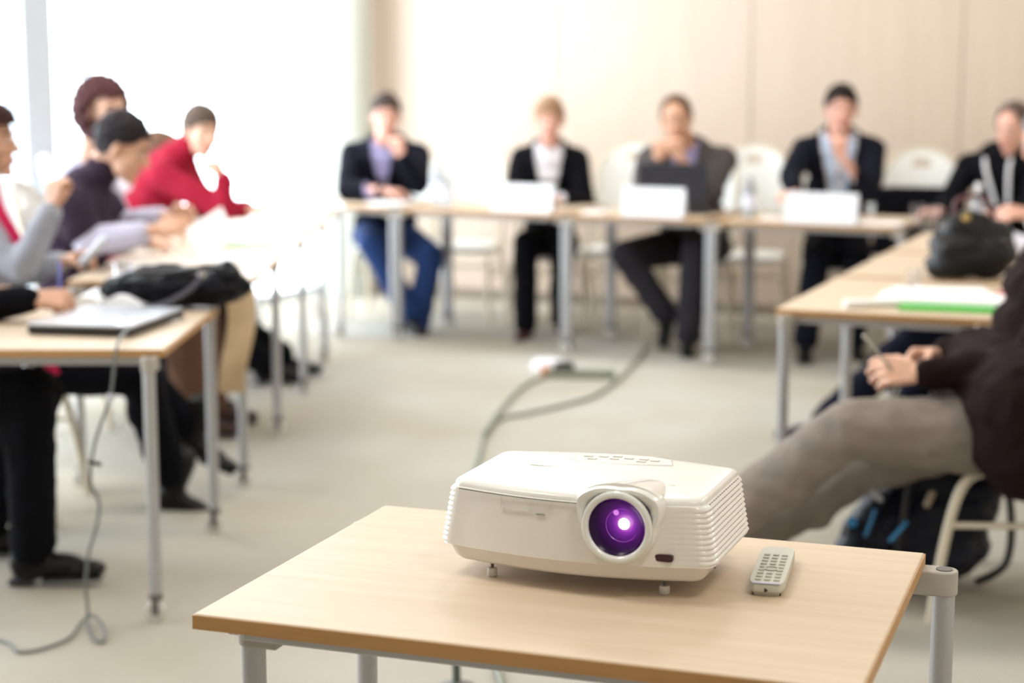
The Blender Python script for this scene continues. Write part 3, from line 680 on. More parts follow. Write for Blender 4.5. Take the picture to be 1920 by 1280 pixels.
# ------------------------------------------------------------------ projector
PR = empty('projector', (0, 0, 0)); PA = math.radians(-20.5)
pa = atz(908, 1080, TH); pb = atz(1238, 1110, TH)
pu = V((math.cos(PA), math.sin(PA), 0)); pv = V((-math.sin(PA), math.cos(PA), 0))
porg = (V(pa)+V(pb))/2 + pu*.009; porg.z = TH
PR.location = porg; PR.rotation_euler = (0, 0, PA)
tag(PR, 'white projector with a glowing purple lens on the nearest table', 'projector')
M_PW = mat('projector_white', (.745, .73, .695), .30, coat=.25, var=0)
M_PW2 = mat('projector_bezel_white', (.78, .77, .74), .22, coat=.5)
M_DARKSL = mat('vent_dark', (.09, .075, .065), .7)
def outline(hw, y0, y1, bul, rb, n=16, back=.03, cr=.022):
    """plan outline, counterclockwise from front left; front at y0 bulging bul, back at y1 bulging back"""
    pts = []
    def arc(cx_, cy_, a0, a1, r):
        return [(cx_+math.cos(a0+(a1-a0)*k/8)*r, cy_+math.sin(a0+(a1-a0)*k/8)*r) for k in range(9)]
    fr_ = [(-hw+cr + (2*hw-2*cr)*k/n, y0 - bul*math.sin(PI*k/n)**.9) for k in range(1, n)]
    bk = [(hw-cr - (2*hw-2*cr)*k/n, y1 + back*math.sin(PI*k/n)**1.0) for k in range(1, n)]
    pts += arc(-hw+cr, y0+cr, PI, 1.5*PI, cr) + fr_ + arc(hw-cr, y0+cr, 1.5*PI, 2*PI, cr)
    pts += [(hw, y0+cr+(y1-y0-2*cr)*k/10) for k in range(1, 10)]
    pts += arc(hw-cr, y1-cr, 0, PI/2, cr) + bk + arc(-hw+cr, y1-cr, PI/2, PI, cr)
    pts += [(-hw, y1-cr-(y1-y0-2*cr)*k/10) for k in range(1, 10)]
    return pts
RZ0, RZ1 = .050, .131
def body_loft():
    mb = MB(); rings = []
    zs = []
    def ring(z, hw, y0, y1, bul, back, rib=0, dome=0):
        r = []
        for x, y in outline(hw, y0, y1, bul, 0, back=back):
            o = 0
            if rib: o = rib*min(1, max(0, (abs(x)-(hw-(.045 if x > 0 else .012)))/(.03 if x > 0 else .01)))
            k = 1 + o/hw
            r.append(V((x*k, y, z)))
        return r
    Y0, Y1 = -.018, .212
    rings.append(ring(.0235, .160, Y0+.02, Y1-.02, .020, .02))
    rings.append(ring(.0245, .182, Y0+.008, Y1-.01, .024, .02))
    rings.append(ring(.030, .187, Y0+.003, Y1-.006, .026, .02))
    rings.append(ring(.046, .195, Y0-.001, Y1-.004, .027, .025))
    rings.append(ring(.048, .1975, Y0-.003, Y1-.002, .0275, .028))
    rings.append(ring(.0485, .203, Y0-.006, Y1, .028, .03))
    n = 11
    for k in range(n):
        for j, rb in ((0, 0), (.2, .0024), (.5, .0038), (.8, .0024)):
            t = (k+j)/n; z = RZ0+(RZ1-RZ0)*t
            rings.append(ring(z, .202-.013*t, Y0-.006+.004*t, Y1-.002*t, .028, .03, rib=rb))
    rings.append(ring(.1325, .1885, Y0-.002, Y1-.002, .028, .03))
    rings.append(ring(.1335, .1865, Y0+.000, Y1-.004, .028, .03))
    rings.append(ring(.1380, .1865, Y0+.001, Y1-.004, .028, .03))
    rings.append(ring(.1412, .184, Y0+.004, Y1-.006, .028, .03))
    rings.append(ring(.1428, .178, Y0+.012, Y1-.012, .026, .028))
    for q, dz in ((.85, .0016), (.6, .0035), (.3, .0050), (.05, .0055)):
        b = ring(.1428, .178, Y0+.012, Y1-.012, .026, .028); c = V((0, (Y0+Y1)/2, 0))
        rings.append([V((p.x*q, c.y+(p.y-c.y)*q, .1428+dz)) for p in b])
    return mb.loft(rings)
body_loft().build('casing', M_PW, PR)
# seam under the lid
# lens housing
LX, LZ = .0775, .1065; FY = -.0585
LS = mat('lens_hood_white', (.73, .725, .69), .25, coat=.5)
fa = MB(); rings = []
for k in range(13):     # fairing that runs back over the lid
    t = k/12; y = FY + .013 + .140*t; e = (1-t)**.75; hw = .046 + .014*(1-t); top = .146 + .0185*e - .004*t
    rings.append([V((LX + (hw*math.cos(a) if True else 0), y, .130 + (top-.130)*max(0, math.sin(a))**.75)) for a in [PI*i/24 for i in range(25)]] )
fa.loft(rings, closed=True); fa.build('lens_fairing', LS, PR)
# face plate around the lens
fp = MB(); rings = []
for y, g in ((FY+.030, 1.0), (FY+.002, 1.0), (FY-.002, .975), (FY-.0025, .90), (FY+.004, .75)):
    r = []
    for i in range(72):
        a = 2*PI*i/72; c, s_ = math.cos(a), math.sin(a)
        rr = .0535
        if s_ > 0: rr = .0535 + .017*min(1, (abs(c)**1.6)*1.25)*min(1, s_*1.8)
        r.append(V((LX + c*rr*g, y, LZ + s_*rr*g)))
    rings.append(r)
fp.loft(rings, cap=False); fp.build('lens_surround', LS, PR)
MB().lathe([(.0505, -.002), (.0505, .001), (.0495, .0045), (.047, .006), (.0435, .0055), (.0410, .003), (.0395, -.004), (.0390, -.012)], c=(LX, FY-.003, LZ), axis=(0, -1, 0), seg=64, cap=False).build('focus_ring', mat('glossy_clear_ring', (.72, .75, .72), .12, coat=.8), PR)
# lens: purple coated glass seen as a deep dark bowl with an inner ring and the lit core
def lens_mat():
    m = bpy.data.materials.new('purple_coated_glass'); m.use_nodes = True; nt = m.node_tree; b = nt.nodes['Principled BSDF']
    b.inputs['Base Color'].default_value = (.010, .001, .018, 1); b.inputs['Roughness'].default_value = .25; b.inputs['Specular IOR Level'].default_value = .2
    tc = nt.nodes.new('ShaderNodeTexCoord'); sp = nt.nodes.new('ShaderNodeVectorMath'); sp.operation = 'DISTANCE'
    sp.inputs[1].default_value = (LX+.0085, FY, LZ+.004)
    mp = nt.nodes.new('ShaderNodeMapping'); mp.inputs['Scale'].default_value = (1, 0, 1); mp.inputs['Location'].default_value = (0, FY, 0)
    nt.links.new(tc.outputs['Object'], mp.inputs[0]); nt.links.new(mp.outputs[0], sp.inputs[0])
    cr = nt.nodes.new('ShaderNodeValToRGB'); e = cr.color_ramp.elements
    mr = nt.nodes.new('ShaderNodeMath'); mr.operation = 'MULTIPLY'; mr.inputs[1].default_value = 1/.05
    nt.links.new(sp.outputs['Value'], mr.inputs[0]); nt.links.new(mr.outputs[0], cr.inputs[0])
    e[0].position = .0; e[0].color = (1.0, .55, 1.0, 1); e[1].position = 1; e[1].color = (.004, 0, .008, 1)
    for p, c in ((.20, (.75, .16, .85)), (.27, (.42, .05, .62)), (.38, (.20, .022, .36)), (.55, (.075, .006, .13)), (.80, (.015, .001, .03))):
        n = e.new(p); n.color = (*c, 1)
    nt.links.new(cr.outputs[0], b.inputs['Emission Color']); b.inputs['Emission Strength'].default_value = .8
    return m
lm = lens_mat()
lens = MB().lathe([(.0400, .001), (.0385, -.001), (.0350, -.004), (.0300, -.007), (.0235, -.0095), (.016, -.0110), (.006, -.0115), (.001, -.0115)], c=(LX, FY-.003, LZ), axis=(0, -1, 0), seg=64, cap=False).build('lens', lm, PR)
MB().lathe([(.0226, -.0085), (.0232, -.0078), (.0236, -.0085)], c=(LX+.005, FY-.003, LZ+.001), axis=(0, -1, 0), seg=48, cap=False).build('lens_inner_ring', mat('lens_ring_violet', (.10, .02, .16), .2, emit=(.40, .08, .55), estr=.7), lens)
MB().lathe([(.0001, -.0050), (.0074, -.0052), (.0078, -.0062)], c=(LX+.0085, FY-.003, LZ+.004), axis=(0, -1, 0), seg=32).build('lit_core', mat('lens_light', (1, 1, 1), .3, emit=(1, .93, 1), estr=9), lens)
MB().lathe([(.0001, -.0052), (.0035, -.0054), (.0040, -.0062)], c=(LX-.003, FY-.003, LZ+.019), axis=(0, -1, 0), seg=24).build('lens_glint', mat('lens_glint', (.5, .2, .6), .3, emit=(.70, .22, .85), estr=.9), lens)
# infrared window, slots, seams, feet
def front_y(x, hw=.198): 
    t = min(max((x+hw-.022)/(2*hw-.044), 0), 1); return -.023 - .028*math.sin(PI*t)**.9
ir = MB(); rings = []
for y in (.004, -.0035):
    rings.append([V((.138 + math.copysign(abs(math.cos(a))**.5*.0128, math.cos(a)), front_y(.138)+y, .062 + math.copysign(abs(math.sin(a))**.5*.0052, math.sin(a)))) for a in [2*PI*i/32 for i in range(32)]])
ir.loft(rings).build('infrared_window', mat('dark_red_window', (.035, .002, .012), .12), PR)
mb = MB()
for xa in [-.17+.006*i for i in range(32)]:
    if xa > .012: break
    y = front_y(xa+.003)
    mb.box((xa+.003, y+.0003, .1325), (.0064, .0012, .0009))
mb.build('lid_seam', M_DARKSL, PR, smooth=False)
M_SEAM = mat('panel_seam', (.60, .56, .49), .6)
mb = MB()
for xa, z, L_, H_ in ((-.100, .107, .0006, .016), (-.052, .107, .0006, .016), (-.024, .107, .0006, .016)):
    mb.box((xa, front_y(xa)+.0005, z+.014), (L_, .0016, H_))
for i in range(8):
    xa = -.100+.006*i; mb.box((xa+.003, front_y(xa+.003)+.0005, .1135), (.0064, .0016, .0006))
mb.build('panel_seam', M_SEAM, PR, smooth=False)
MB().box((-.0375, front_y(-.0375)+.0002, .1115), (.013, .0024, .0013)).build('latch_slot', mat('grey_slot', (.28, .26, .22), .6), PR, smooth=False)
# vents on both short sides, dark slots in the grooves between ribs
for sx in (1, -1):
    mb = MB()
    for k in range(1, 12):
        t = k/11; z = RZ0+(RZ1-RZ0)*t; hw = .202-.013*t
        for j in range(15):
            y = .012 + j*.0118
            mb.box((sx*(hw+.0003), y, z), (.0016, .0082, .0018))
    mb.build('side_vent', M_DARKSL, PR, smooth=False)
mb = MB()
for j in range(12): mb.box((.193, .06+j*.0105, .040), (.0012, .0065, .0035))
mb.box((.1915, .040, .037), (.002, .006, .008)); mb.build('lower_vent', mat('brown_vent', (.30, .20, .15), .6), PR, smooth=False)
def foot(x, y, stem, h):
    f_ = MB(); f_.lathe([(.0062, 0), (.0072, .0012), (.0074, .0105), (.0066, .012), (.0026, .0122)], c=(x, y, .0005), seg=16)
    fo = f_.build('foot', mat('pale_foot_plastic', (.62, .60, .54), .45), PR)
    MB().cyl((x, y, .011), (x, y, .030), .0024, seg=12).build('foot_screw', mat('dark_screw', (.12, .10, .10), .4, .6), fo)
foot(-.1295, 0, 1, 1); foot(.1295, 0, 1, 1); foot(.10, .17, 1, 1); foot(-.10, .17, 1, 1)
# lid marks: raised control pad with keys at the back, engraved line
mb = MB()
pad = [(-.070, .150), (-.055, .192), (-.01, .206), (.05, .208), (.085, .196), (.095, .162), (.02, .140), (-.04, .140)]
mb.loft([[V((x, y, z)) for x, y in pad] for z in (.138, .1484)]); mb.build('control_pad', M_PW2, PR, bevel=.002)
mb = MB()
for i, (x, y) in enumerate([(-.04, .175), (-.018, .180), (.002, .170), (.002, .188), (.022, .180), (.045, .182), (.063, .178), (-.03, .160), (.045, .166)]):
    mb.box((x, y, .1490), (.014, .007, .0016))
mb.build('key', mat('key_grey_white', (.62, .62, .58), .5), PR, bevel=.0008)
MB().box((-.055, .095, .1472), (.10, .001, .0008)).box((.115, .045, .1452), (.03, .0012, .0012)).build('lid_mark', M_SEAM, PR, smooth=False)

# ------------------------------------------------------------------ remote control
rc = (atz(1400, 1112, TH)+atz(1460, 1117, TH)+atz(1490, 1040, TH)+atz(1428, 1030, TH))/4
rd = (atz(1459, 1035, TH)-atz(1430, 1115, TH)); ra = math.atan2(rd.y, rd.x)
RM = empty('remote_control', (rc.x-.001, rc.y-.026, TH), ra); tag(RM, 'small grey white remote control lying right of the projector', 'remote control')
L_, W_ = .200, .051
mb = MB(); rr = []
for z, g in ((0, .82), (.004, .86), (.008, 1), (.017, 1), (.0195, .96)):
    rr.append([V((math.copysign(min(1, abs(math.cos(a))**.28), math.cos(a))*L_/2*(1-(1-g)*.3), math.copysign(min(1, abs(math.sin(a))**.28), math.sin(a))*W_/2*g, z)) for a in [2*PI*i/64 for i in range(64)]])
mb.loft(rr).build('case', mat('remote_light_grey', (.50, .50, .43), .45), RM)
MB().box((0, 0, .002), (L_*.9, W_*.78, .004)).build('underside', mat('remote_brown', (.06, .03, .015), .6), RM)
mb = MB(); M_KEY = mat('remote_key', (.45, .45, .38), .5)
for r in range(9):
    for c in (-.013, 0, .013):
        if 3 <= r <= 4 and c == 0: continue
        MB().box((-.082+r*.0165, c, .020), (.0065, .0085, .003)).build('button', M_KEY, RM, bevel=.0008)
MB().lathe([(.010, 0), (.011, .0015), (.008, .0022), (.0075, .0005)], c=(-.0235, 0, .0193), seg=24).build('direction_pad', M_KEY, RM)
MB().box((-.0975, 0, .0197), (.006, .038, .0006)).build('stripe', mat('remote_blue_strip', (.40, .42, .58), .4), RM)
MB().cyl((-.1018, 0, .0105), (-.1036, 0, .0105), .0034, seg=3).build('emitter', M_BLACK, RM, smooth=False)

# ------------------------------------------------------------------ things on the tables
def slab(name, quad, z, h, m, label, cat, group=None, bevel=.0015):
    q = [V((p[0], p[1], z)) for p in quad]; c = sum(q, V())/4; c.z = z
    mb = MB().loft([[p for p in q], [p + V((0, 0, h)) for p in q]])
    return tag(mb.build(name, m, origin=c, bevel=bevel), label, cat, group), c
def place(o, c): o.location = c; return o
def sheet(cx_, cy_, ang, w_, l_, z, h, m, label, cat='paper', name='paper_sheet', group=None, curl=0):
    mb = MB(); n = 8; R = Matrix.Rotation(ang, 3, 'Z'); rings = []
    for k in range(n+1):
        x = -w_/2 + w_*k/n; dz = curl*(2*x/w_)**2
        rings.append([R @ V((x, -l_/2, dz)), R @ V((x, l_/2, dz)), R @ V((x, l_/2, dz+h)), R @ V((x, -l_/2, dz+h))])
    mb.loft(rings); o = mb.build(name, m, smooth=False); o.location = (cx_, cy_, z+.0005)
    return tag(o, label, cat, group)
# closed laptop
q = [atz(72, 637, TH), atz(262, 642, TH), atz(323, 590, TH), atz(150, 583, TH)]
lc = sum(q, V())/4; la = math.atan2((q[1]-q[0]).y, (q[1]-q[0]).x)
LP = empty('laptop', (lc.x, lc.y, TH+.001), la-.02); tag(LP, 'closed black laptop with window reflection painted into its pale lid on the nearest left row table', 'laptop')
MB().box((0, 0, .013), (.31, .40, .022)).build('base', M_BLACK, LP, bevel=.005)
MB().box((0, 0, .0285), (.31, .40, .008)).build('lid', mat('laptop_lid_window_sheen', (.60, .63, .68), .30, .5, coat=.3), LP, bevel=.003)  # base colour brightened to imitate the window reflecting off the lid
# open spiral notebook with raised pages
nb = empty('notebook', (-1.25, 5.50-.06, TH)); tag(nb, 'open white ring binder with papers behind the closed laptop', 'notebook')
for sx in (-1, 1):
    mb = MB(); rings = []
    for k in range(11):
        t = k/10; x = sx*(.003+.15*t); z = .012+.050*math.sin(PI*min(1, t*1.0+.12))*(1-.5*t)
        rings.append([V((x, -.12, 0)), V((x, .12, 0)), V((x, .12, z)), V((x, -.12, z))])
    mb.loft(rings).build('pages', M_PAPER, nb, smooth=False)
mb = MB()
for k in range(9): mb.lathe([(.013, -.001), (.0145, 0), (.013, .001)], c=(0, -.1+.025*k, .026), axis=(0, 1, 0), seg=14)
mb.build('ring_binding', M_STEEL, nb)
sheet(-1.12, 5.23, .3, .21, .29, TH, .004, M_PAPER, 'loose white papers between the binder and the laptop', name='paper_stack')
# clear tumbler and pens beside the binder
M_CLEAR = mat('clear_plastic', (.95, .97, 1), .03, trans=1, var=-1)
def glass(p, label, h=.10, r=.034):
    t = empty('drinking_glass', p); tag(t, label, 'glass')
    MB().lathe([(r*.8, .0), (r, h), (r-.002, h), (r*.8-.002, .008), (.001, .008)], seg=24).build('tumbler', M_CLEAR, t); return t
def bottle(p, label, h=.21):
    t = empty('water_bottle', p); tag(t, label, 'bottle', None); k = h/.21
    MB().lathe([(.030, 0), (.033, .004), (.033, .12*k), (.030, .14*k), (.014, .185*k), (.013, .195*k)], seg=24).build('bottle_body', mat('bottle_plastic', (.80, .86, .95), .08, trans=.75, var=-1), t)
    MB().lathe([(.015, .193*k), (.015, .21*k), (.013, .212*k)], seg=20).build('bottle_cap', mat('white_cap', (.85, .85, .88), .4), t)
    MB().lathe([(.0335, .05*k), (.0335, .11*k)], seg=24).build('bottle_wrapper', mat('pale_label_paper', (.74, .76, .90), .5), t)
    return t
glass(atz(232, 548, TH) + V((.0, .02, 0)), 'clear tumbler between the ring binder and the black bag')
tag(MB().cap(aty(112, 540, 5.08), aty(112, 492, 5.14), .0045, .0045).build('pen', mat('blue_pen', (.05, .06, .35), .3)), 'blue pen held by the person in black at the near left', 'pen')
mb = MB(); p1, p2 = aty(166, 480, 5.72), aty(190, 455, 5.74); d_ = (p2-p1).normalized()
tag(mb.cap(p1-d_*.03, p2+d_*.01, .014, .014, seg=12).build('mobile_phone', mat('silver_phone', (.62, .64, .70), .25, .4)), 'pale silver phone held by the person in the grey sweater', 'phone')
MATS['silver_phone'].node_tree.nodes['Principled BSDF'].inputs['Roughness'].default_value = .2
# black bag on the left table
bagc = V((-1.055, 5.47, TH+.004))
BG = empty('handbag', bagc); tag(BG, 'soft black handbag slumped on the far end of the nearest left table', 'bag')
mb = MB()
for (x, y, z, a, b, c) in ((-.12, 0, .05, .12, .10, .055), (.0, .0, .06, .14, .11, .06), (.13, .01, .06, .11, .10, .06), (.165, 0, .085, .05, .07, .06), (-.02, .03, .09, .14, .06, .04)):
    mb.ell(bagc+V((x, y, z)), (X*a, Yv*b, Z*c))
me = remesh(mb, .008, 4, bagc, wrinkle=.012, wscale=16)
finish('bag_body', me, mat('black_nylon', (.004, .004, .007), .5, bump=.4, bscale=24, spec=.12), BG)
MB().tube([bagc+V((.10, -.09, .10)), bagc+V((.06, -.12, .06)), bagc+V((-.02, -.13, .02)), bagc+V((-.09, -.13, .012))], .009, flat=.4).build('strap', mat('grey_strap', (.10, .10, .14), .4), BG, bagc)
MB().tube([bagc+V((-.16, -.06, .09)), bagc+V((-.12, -.07, .11)), bagc+V((.02, -.08, .115)), bagc+V((.12, -.06, .13)), bagc+V((.17, -.04, .11))], .008).build('handle', M_BLACK, BG, bagc)
MB().lathe([(.010, -.002), (.013, 0), (.010, .002)], c=bagc+V((.10, -.09, .11)), axis=(0, 1, .3), seg=16).build('buckle', mat('polished_metal', (.7, .7, .75), .15, 1), BG, bagc)
# beige cloth hanging at the near end of the second left table
cl = MB(); rings = []
for k in range(14):
    t = k/13; z = TH+.008-.40*t
    rings.append([V((-1.02+.018*math.sin(5*t)+x*(1-.15*t), 6.135+.010*math.sin(22*x+4*t)+dy, z)) for x, dy in [(.0+.012*j, 0) for j in range(10)] + [(.012*j, .006) for j in range(9, -1, -1)]])
tag(cl.loft(rings).build('hanging_scarf', cloth('beige_scarf', (.55, .40, .24)), origin=V((-.97, 6.14, .5))), 'beige scarf hanging at the near end of the second left table', 'scarf')
bpy.data.objects['hanging_scarf'].location = V((-.97, 6.14, .5))
# held sheet and left row papers
hs = MB(); a, b_, c_, e_ = aty(350, 430, 6.38), aty(415, 388, 6.62), aty(448, 455, 6.50), aty(372, 470, 6.30)
tag(hs.loft([[a, b_, c_, e_], [p+V((0, -.002, .003)) for p in (a, b_, c_, e_)]]).build('paper_sheet', M_PAPER, smooth=False), 'white sheet held up by the person in the purple vest', 'paper')
sheet(-1.13, 6.95, .2, .21, .30, TH, .006, M_PAPER, 'white papers behind the held up sheet on the left row', name='paper_stack')
sheet(-1.32, 6.45, -.3, .21, .30, TH, .005, M_PAPER, 'white papers under the hands of the person in purple', name='paper_stack')
sheet(-1.12, 7.50, .05, .2, .25, TH, .010, mat('green_cover', (.12, .42, .08), .5), 'green booklet on the third table of the left row', 'booklet', 'booklet')
sheet(-1.14, 7.72, .35, .21, .29, TH, .012, M_PAPER, 'white booklet behind the green booklet on the left row', 'booklet', 'booklet')
sheet(-1.08, 8.30, -.15, .21, .29, TH, .012, mat('lavender_cover', (.55, .55, .75), .5), 'lavender booklet on the fourth table of the left row', 'booklet', 'booklet')
sheet(-1.18, 8.75, .2, .26, .34, TH, .02, M_PAPER, 'thick white paper pile before the corner of the left row', name='paper_stack')
sheet(-1.05, 9.35, .1, .30, .30, TH, .035, M_PAPER, 'white paper pile on the corner table near the column', name='paper_stack')
# back row
def on_back(px, back, z=TH):      # point on the back row at a pixel column, set back from its front edge
    Xr = (px-960)/F_PX; x = Xr*9.348/(1+.5096*Xr)*1.0
    y = 9.348-.5096*x; p = V((x, y, 0)) + V((.454, .891, 0))*back
    return V((p.x, p.y, z))
def tent(px, back, w_, h, label):
    p = on_back(px, back); t = empty('name_card', p, BA); tag(t, label, 'card', 'folded white name cards')
    mb = MB(); mb.loft([[V((x, -.035, 0)), V((x, -.001, h)), V((x, .001, h)), V((x, .035, 0)), V((x, .033, 0)), V((x, 0, h-.004)), V((x, -.033, 0))] for x in (-w_/2, w_/2)])
    mb.build('folded_card', M_CARD, t, smooth=False)
    MB().box((0, -.0185, h*.5), (w_*.6, .0008, .004), Matrix.Rotation(-math.atan(.034/h), 3, 'X')).box((0, -.0135, h*.64), (w_*.4, .0008, .004), Matrix.Rotation(-math.atan(.034/h), 3, 'X')).build('print_line', mat('faint_print', (.55, .56, .66), .6), t, smooth=False)
tent(972, .06, .36, .145, 'white name card before the person in the black blazer')
tent(1222, .03, .34, .15, 'large white name card leaning before the black laptop')
tent(1538, .03, .36, .15, 'white name card before the person in the dark suit')
p = on_back(705, .16); sheet(p.x, p.y, BA, .22, .20, TH, .012, M_PAPER, 'white papers before the person in the navy cardigan', name='paper_stack')
p = on_back(1100, .12); sheet(p.x, p.y, BA, .12, .16, TH, .01, M_PAPER, 'small white papers between the blazer card and the laptop', name='paper_stack')
p = on_back(1450, .20); sheet(p.x, p.y, BA+.1, .24, .21, TH, .006, M_PAPER, 'white papers under the right hand of the person in the suit', name='paper_stack')
p = on_back(1640, .12); sheet(p.x, p.y, BA+.3, .21, .20, TH, .004, M_PAPER, 'single white sheet right of the suit wearer card')
bottle(on_back(786, .20), 'left one of two water bottles by the navy cardigan', .25)
bottle(on_back(812, .14), 'right one of two water bottles by the navy cardigan', .20)
bottle(on_back(1384, .16), 'water bottle right of the black laptop', .23)
glass(on_back(1706, .16), 'left drinking glass at the right end of the back row')
glass(on_back(1746, .08), 'right drinking glass at the right end of the back row')
bottle(RO + RD*2.55 + V((RD.y, -RD.x, 0))*.28 + V((0, 0, TH)), 'water bottle on the farthest right row table by the black jacket', .25)
# open laptop on the back row
p = on_back(1228, .27); LB = empty('laptop', p, BA+.06); tag(LB, 'open black laptop seen from behind on the back row', 'laptop')
MB().box((0, .11, .011), (.37, .25, .02)).build('base', M_BLACK, LB, bevel=.004)
MB().box((0, -.030, .140), (.38, .012, .255), Matrix.Rotation(math.radians(8), 3, 'X')).build('screen_lid', mat('laptop_black_lid', (.022, .022, .032), .3), LB, bevel=.004)
# right row: leather bag, booklets, roll, pens
bc = atz(1825, 528, TH) + V((.0, .10, 0))
LBG = empty('leather_bag', bc); tag(LBG, 'bulging black leather bag on the right row', 'bag')
mb = MB()
for (x, y, z, a, b, c) in ((-.03, 0, .10, .11, .10, .10), (.06, 0, .09, .12, .10, .09), (.0, .0, .17, .10, .08, .075), (.07, .02, .16, .09, .08, .06), (-.08, 0, .05, .07, .09, .05)):
    mb.ell(bc+V((x, y, z)), (X*a, Yv*b, Z*c))
finish('bag_body', remesh(mb, .008, 4, bc, wrinkle=.010, wscale=15), mat('black_leather', (.007, .006, .007), .45, bump=.3, bscale=30, spec=.25), LBG)
MB().lathe([(.010, -.003), (.016, 0), (.010, .003)], c=bc+V((-.03, -.085, .225)), axis=(0, 1, .3), seg=18).build('clasp', mat('brass', (.65, .50, .22), .25, 1), LBG, bc)
MB().tube([bc+V((-.06, -.03, .23)), bc+V((-.05, -.03, .28)), bc+V((.0, -.03, .295)), bc+V((.06, -.03, .28)), bc+V((.08, -.03, .22))], .009).build('handle', mat('dark_red_leather', (.08, .015, .02), .4), LBG, bc)
RW = V((RD.y, -RD.x, 0)); RP = lambda t, w_, z=TH: RO + RD*t + RW*w_ + V((0, 0, z))
p = RP(.22, .50); sheet(p.x, p.y, RA-PI/2+.1, .30, .23, TH, .010, mat('bright_green_cover', (.07, .50, .05), .5), 'bright green booklet on the nearest right row table', 'booklet', 'booklet')
p = RP(.30, .46); sheet(p.x, p.y, RA-PI/2+.05, .38, .25, TH+.011, .014, M_PAPER, 'thick white booklet lying on the bright green one', 'booklet', 'booklet')
p = RP(.60, .42); sheet(p.x, p.y, RA-PI/2+.3, .30, .22, TH, .006, M_PAPER, 'white papers behind the green booklet, against the leather bag', name='paper_stack')
a, b_ = atz(1583, 578, TH)+V((0, 0, .014)), atz(1730, 574, TH)+V((0, 0, .014))
RL = empty('paper_roll', (a+b_)/2 - V((0, 0, .014)))
tag(RL, 'white paper roll at the near edge of the right row', 'paper')
MB().tube([a, b_], .014, seg=20, sub=1).build('rolled_paper', M_PAPER, RL, (a+b_)/2 - V((0, 0, .014)))
tag(MB().cap(RP(.42, .62, TH+.032), RP(.36, .74-.1, TH+.030)+V((.05, 0, 0)), .005).build('pen', mat('red_pen', (.45, .01, .02), .3)), 'red pen on the white booklet beside the leather bag', 'pen')
p = RP(1.35, .33); sheet(p.x, p.y, RA, .12, .14, TH, .008, MATS['green_cover'], 'small green notepad on the middle right row table', 'notepad', 'notepad')
glass(RP(.75, .30), 'small clear glass on the right row, left of the leather bag', .06, .025)
glass(RP(1.75, .33), 'drinking glass behind the small green notepad on the right row')
# pen in the foreground hands
tag(MB().cap(aty(1620, 630, PY-.10), aty(1672, 692, PY-.08), .0045).build('pen', mat('silver_pen', (.55, .50, .45), .25, .7)), 'slim silver pen in the hands of the person in khaki trousers', 'pen')
tag(MB().lathe([(.034, -.010), (.037, -.006), (.037, .006), (.034, .010)], c=aty(1722, 700, PY-.06)+V((.012, 0, 0)), axis=(-1, -.1, .05), seg=24).build('wristwatch', mat('watch_steel', (.62, .66, .72), .2, .8)), 'steel wristwatch worn by the person in khaki trousers', 'watch')
# black coat over the empty chair
p = aty(1718, 300, 9.70); cc = V((p.x, p.y-.12, 0)); fcv = V((math.cos(FB+.2), math.sin(FB+.2), 0)); lcv = V((-fcv.y, fcv.x, 0))
mb = MB()
for k in range(11):
    x = -.21+.042*k; mb.cap(cc + fcv*(-.17) + lcv*x + Z*(.80), cc + fcv*(-.13) + lcv*x*1.05 + Z*.50, .035, .04)
    mb.cap(cc + fcv*(-.30) + lcv*x + Z*.80, cc + fcv*(-.31) + lcv*x*1.05 + Z*.5, .03, .035)
    mb.cap(cc + fcv*(-.17) + lcv*x + Z*.81, cc + fcv*(-.30) + lcv*x + Z*.81, .035, .035)
co = finish('coat', remesh(mb, .009, 5, cc, wrinkle=.008, wscale=12), C_BLACK); co.location = cc
tag(co, 'black coat hung over the empty chair right of the dark suit', 'coat')

# ------------------------------------------------------------------ pink scarf of the grey sweater wearer is worn: child of that person
pg = [o for o in bpy.data.objects if o.get('label', '').startswith('person in a grey sweater')][0]; og = V(pg.location)
mb = MB().tube([aty(-15, 345, 5.70), aty(0, 395, 5.66), aty(22, 432, 5.64), aty(48, 475, 5.62)], .022, flat=.4)
mb.build('scarf', cloth('raspberry_scarf', (.50, .02, .08)), pg, og)
mb = MB().tube([aty(84, 662, 5.60), aty(92, 682, 5.58), aty(103, 702, 5.57)], .022, flat=.4); mb.build('scarf_end', MATS['raspberry_scarf'], pg, og)

# ------------------------------------------------------------------ backpack on the floor
bk = V((1.13, 4.95, 0)); BK = empty('backpack', bk); tag(BK, 'black backpack with blue zips on the floor under the near right chair', 'backpack')
ax = (V((.9, -.25, .1)).normalized(), V((.2, 1, 0)).normalized(), V((.28, 0, 1)).normalized())
mb = MB()
for (x, y, z, a, b, c) in ((0, 0, .20, .18, .14, .20), (.0, 0, .34, .14, .12, .13), (-.11, -.05, .16, .12, .11, .17), (.06, .0, .10, .16, .14, .10), (-.06, -.02, .08, .17, .13, .08), (.09, -.02, .24, .12, .11, .16)):
    mb.ell(bk + ax[0]*x + ax[1]*y + ax[2]*z, (ax[0]*a, ax[1]*b, ax[2]*c))
for v in mb.v: v.z = max(v.z, .004)
finish('pack_body', remesh(mb, .008, 5, bk, wrinkle=.012, wscale=11), mat('black_blue_nylon', (.004, .005, .014), .5, spec=.25, bump=.4, bscale=40), BK)
def onfront(px, py, Y): return aty(px, py, Y)
M_BLUE = mat('blue_zip', (.02, .22, .50), .4)
MB().tube([onfront(1640, 955, 4.80), onfront(1634, 975, 4.79), onfront(1622, 1005, 4.78)], .006, flat=.6).build('zip_pull', M_BLUE, BK, bk)
MB().tube([onfront(1700, 978, 4.79), onfront(1685, 995, 4.78), onfront(1668, 1015, 4.77)], .006, flat=.6).build('zip_pull', M_BLUE, BK, bk)
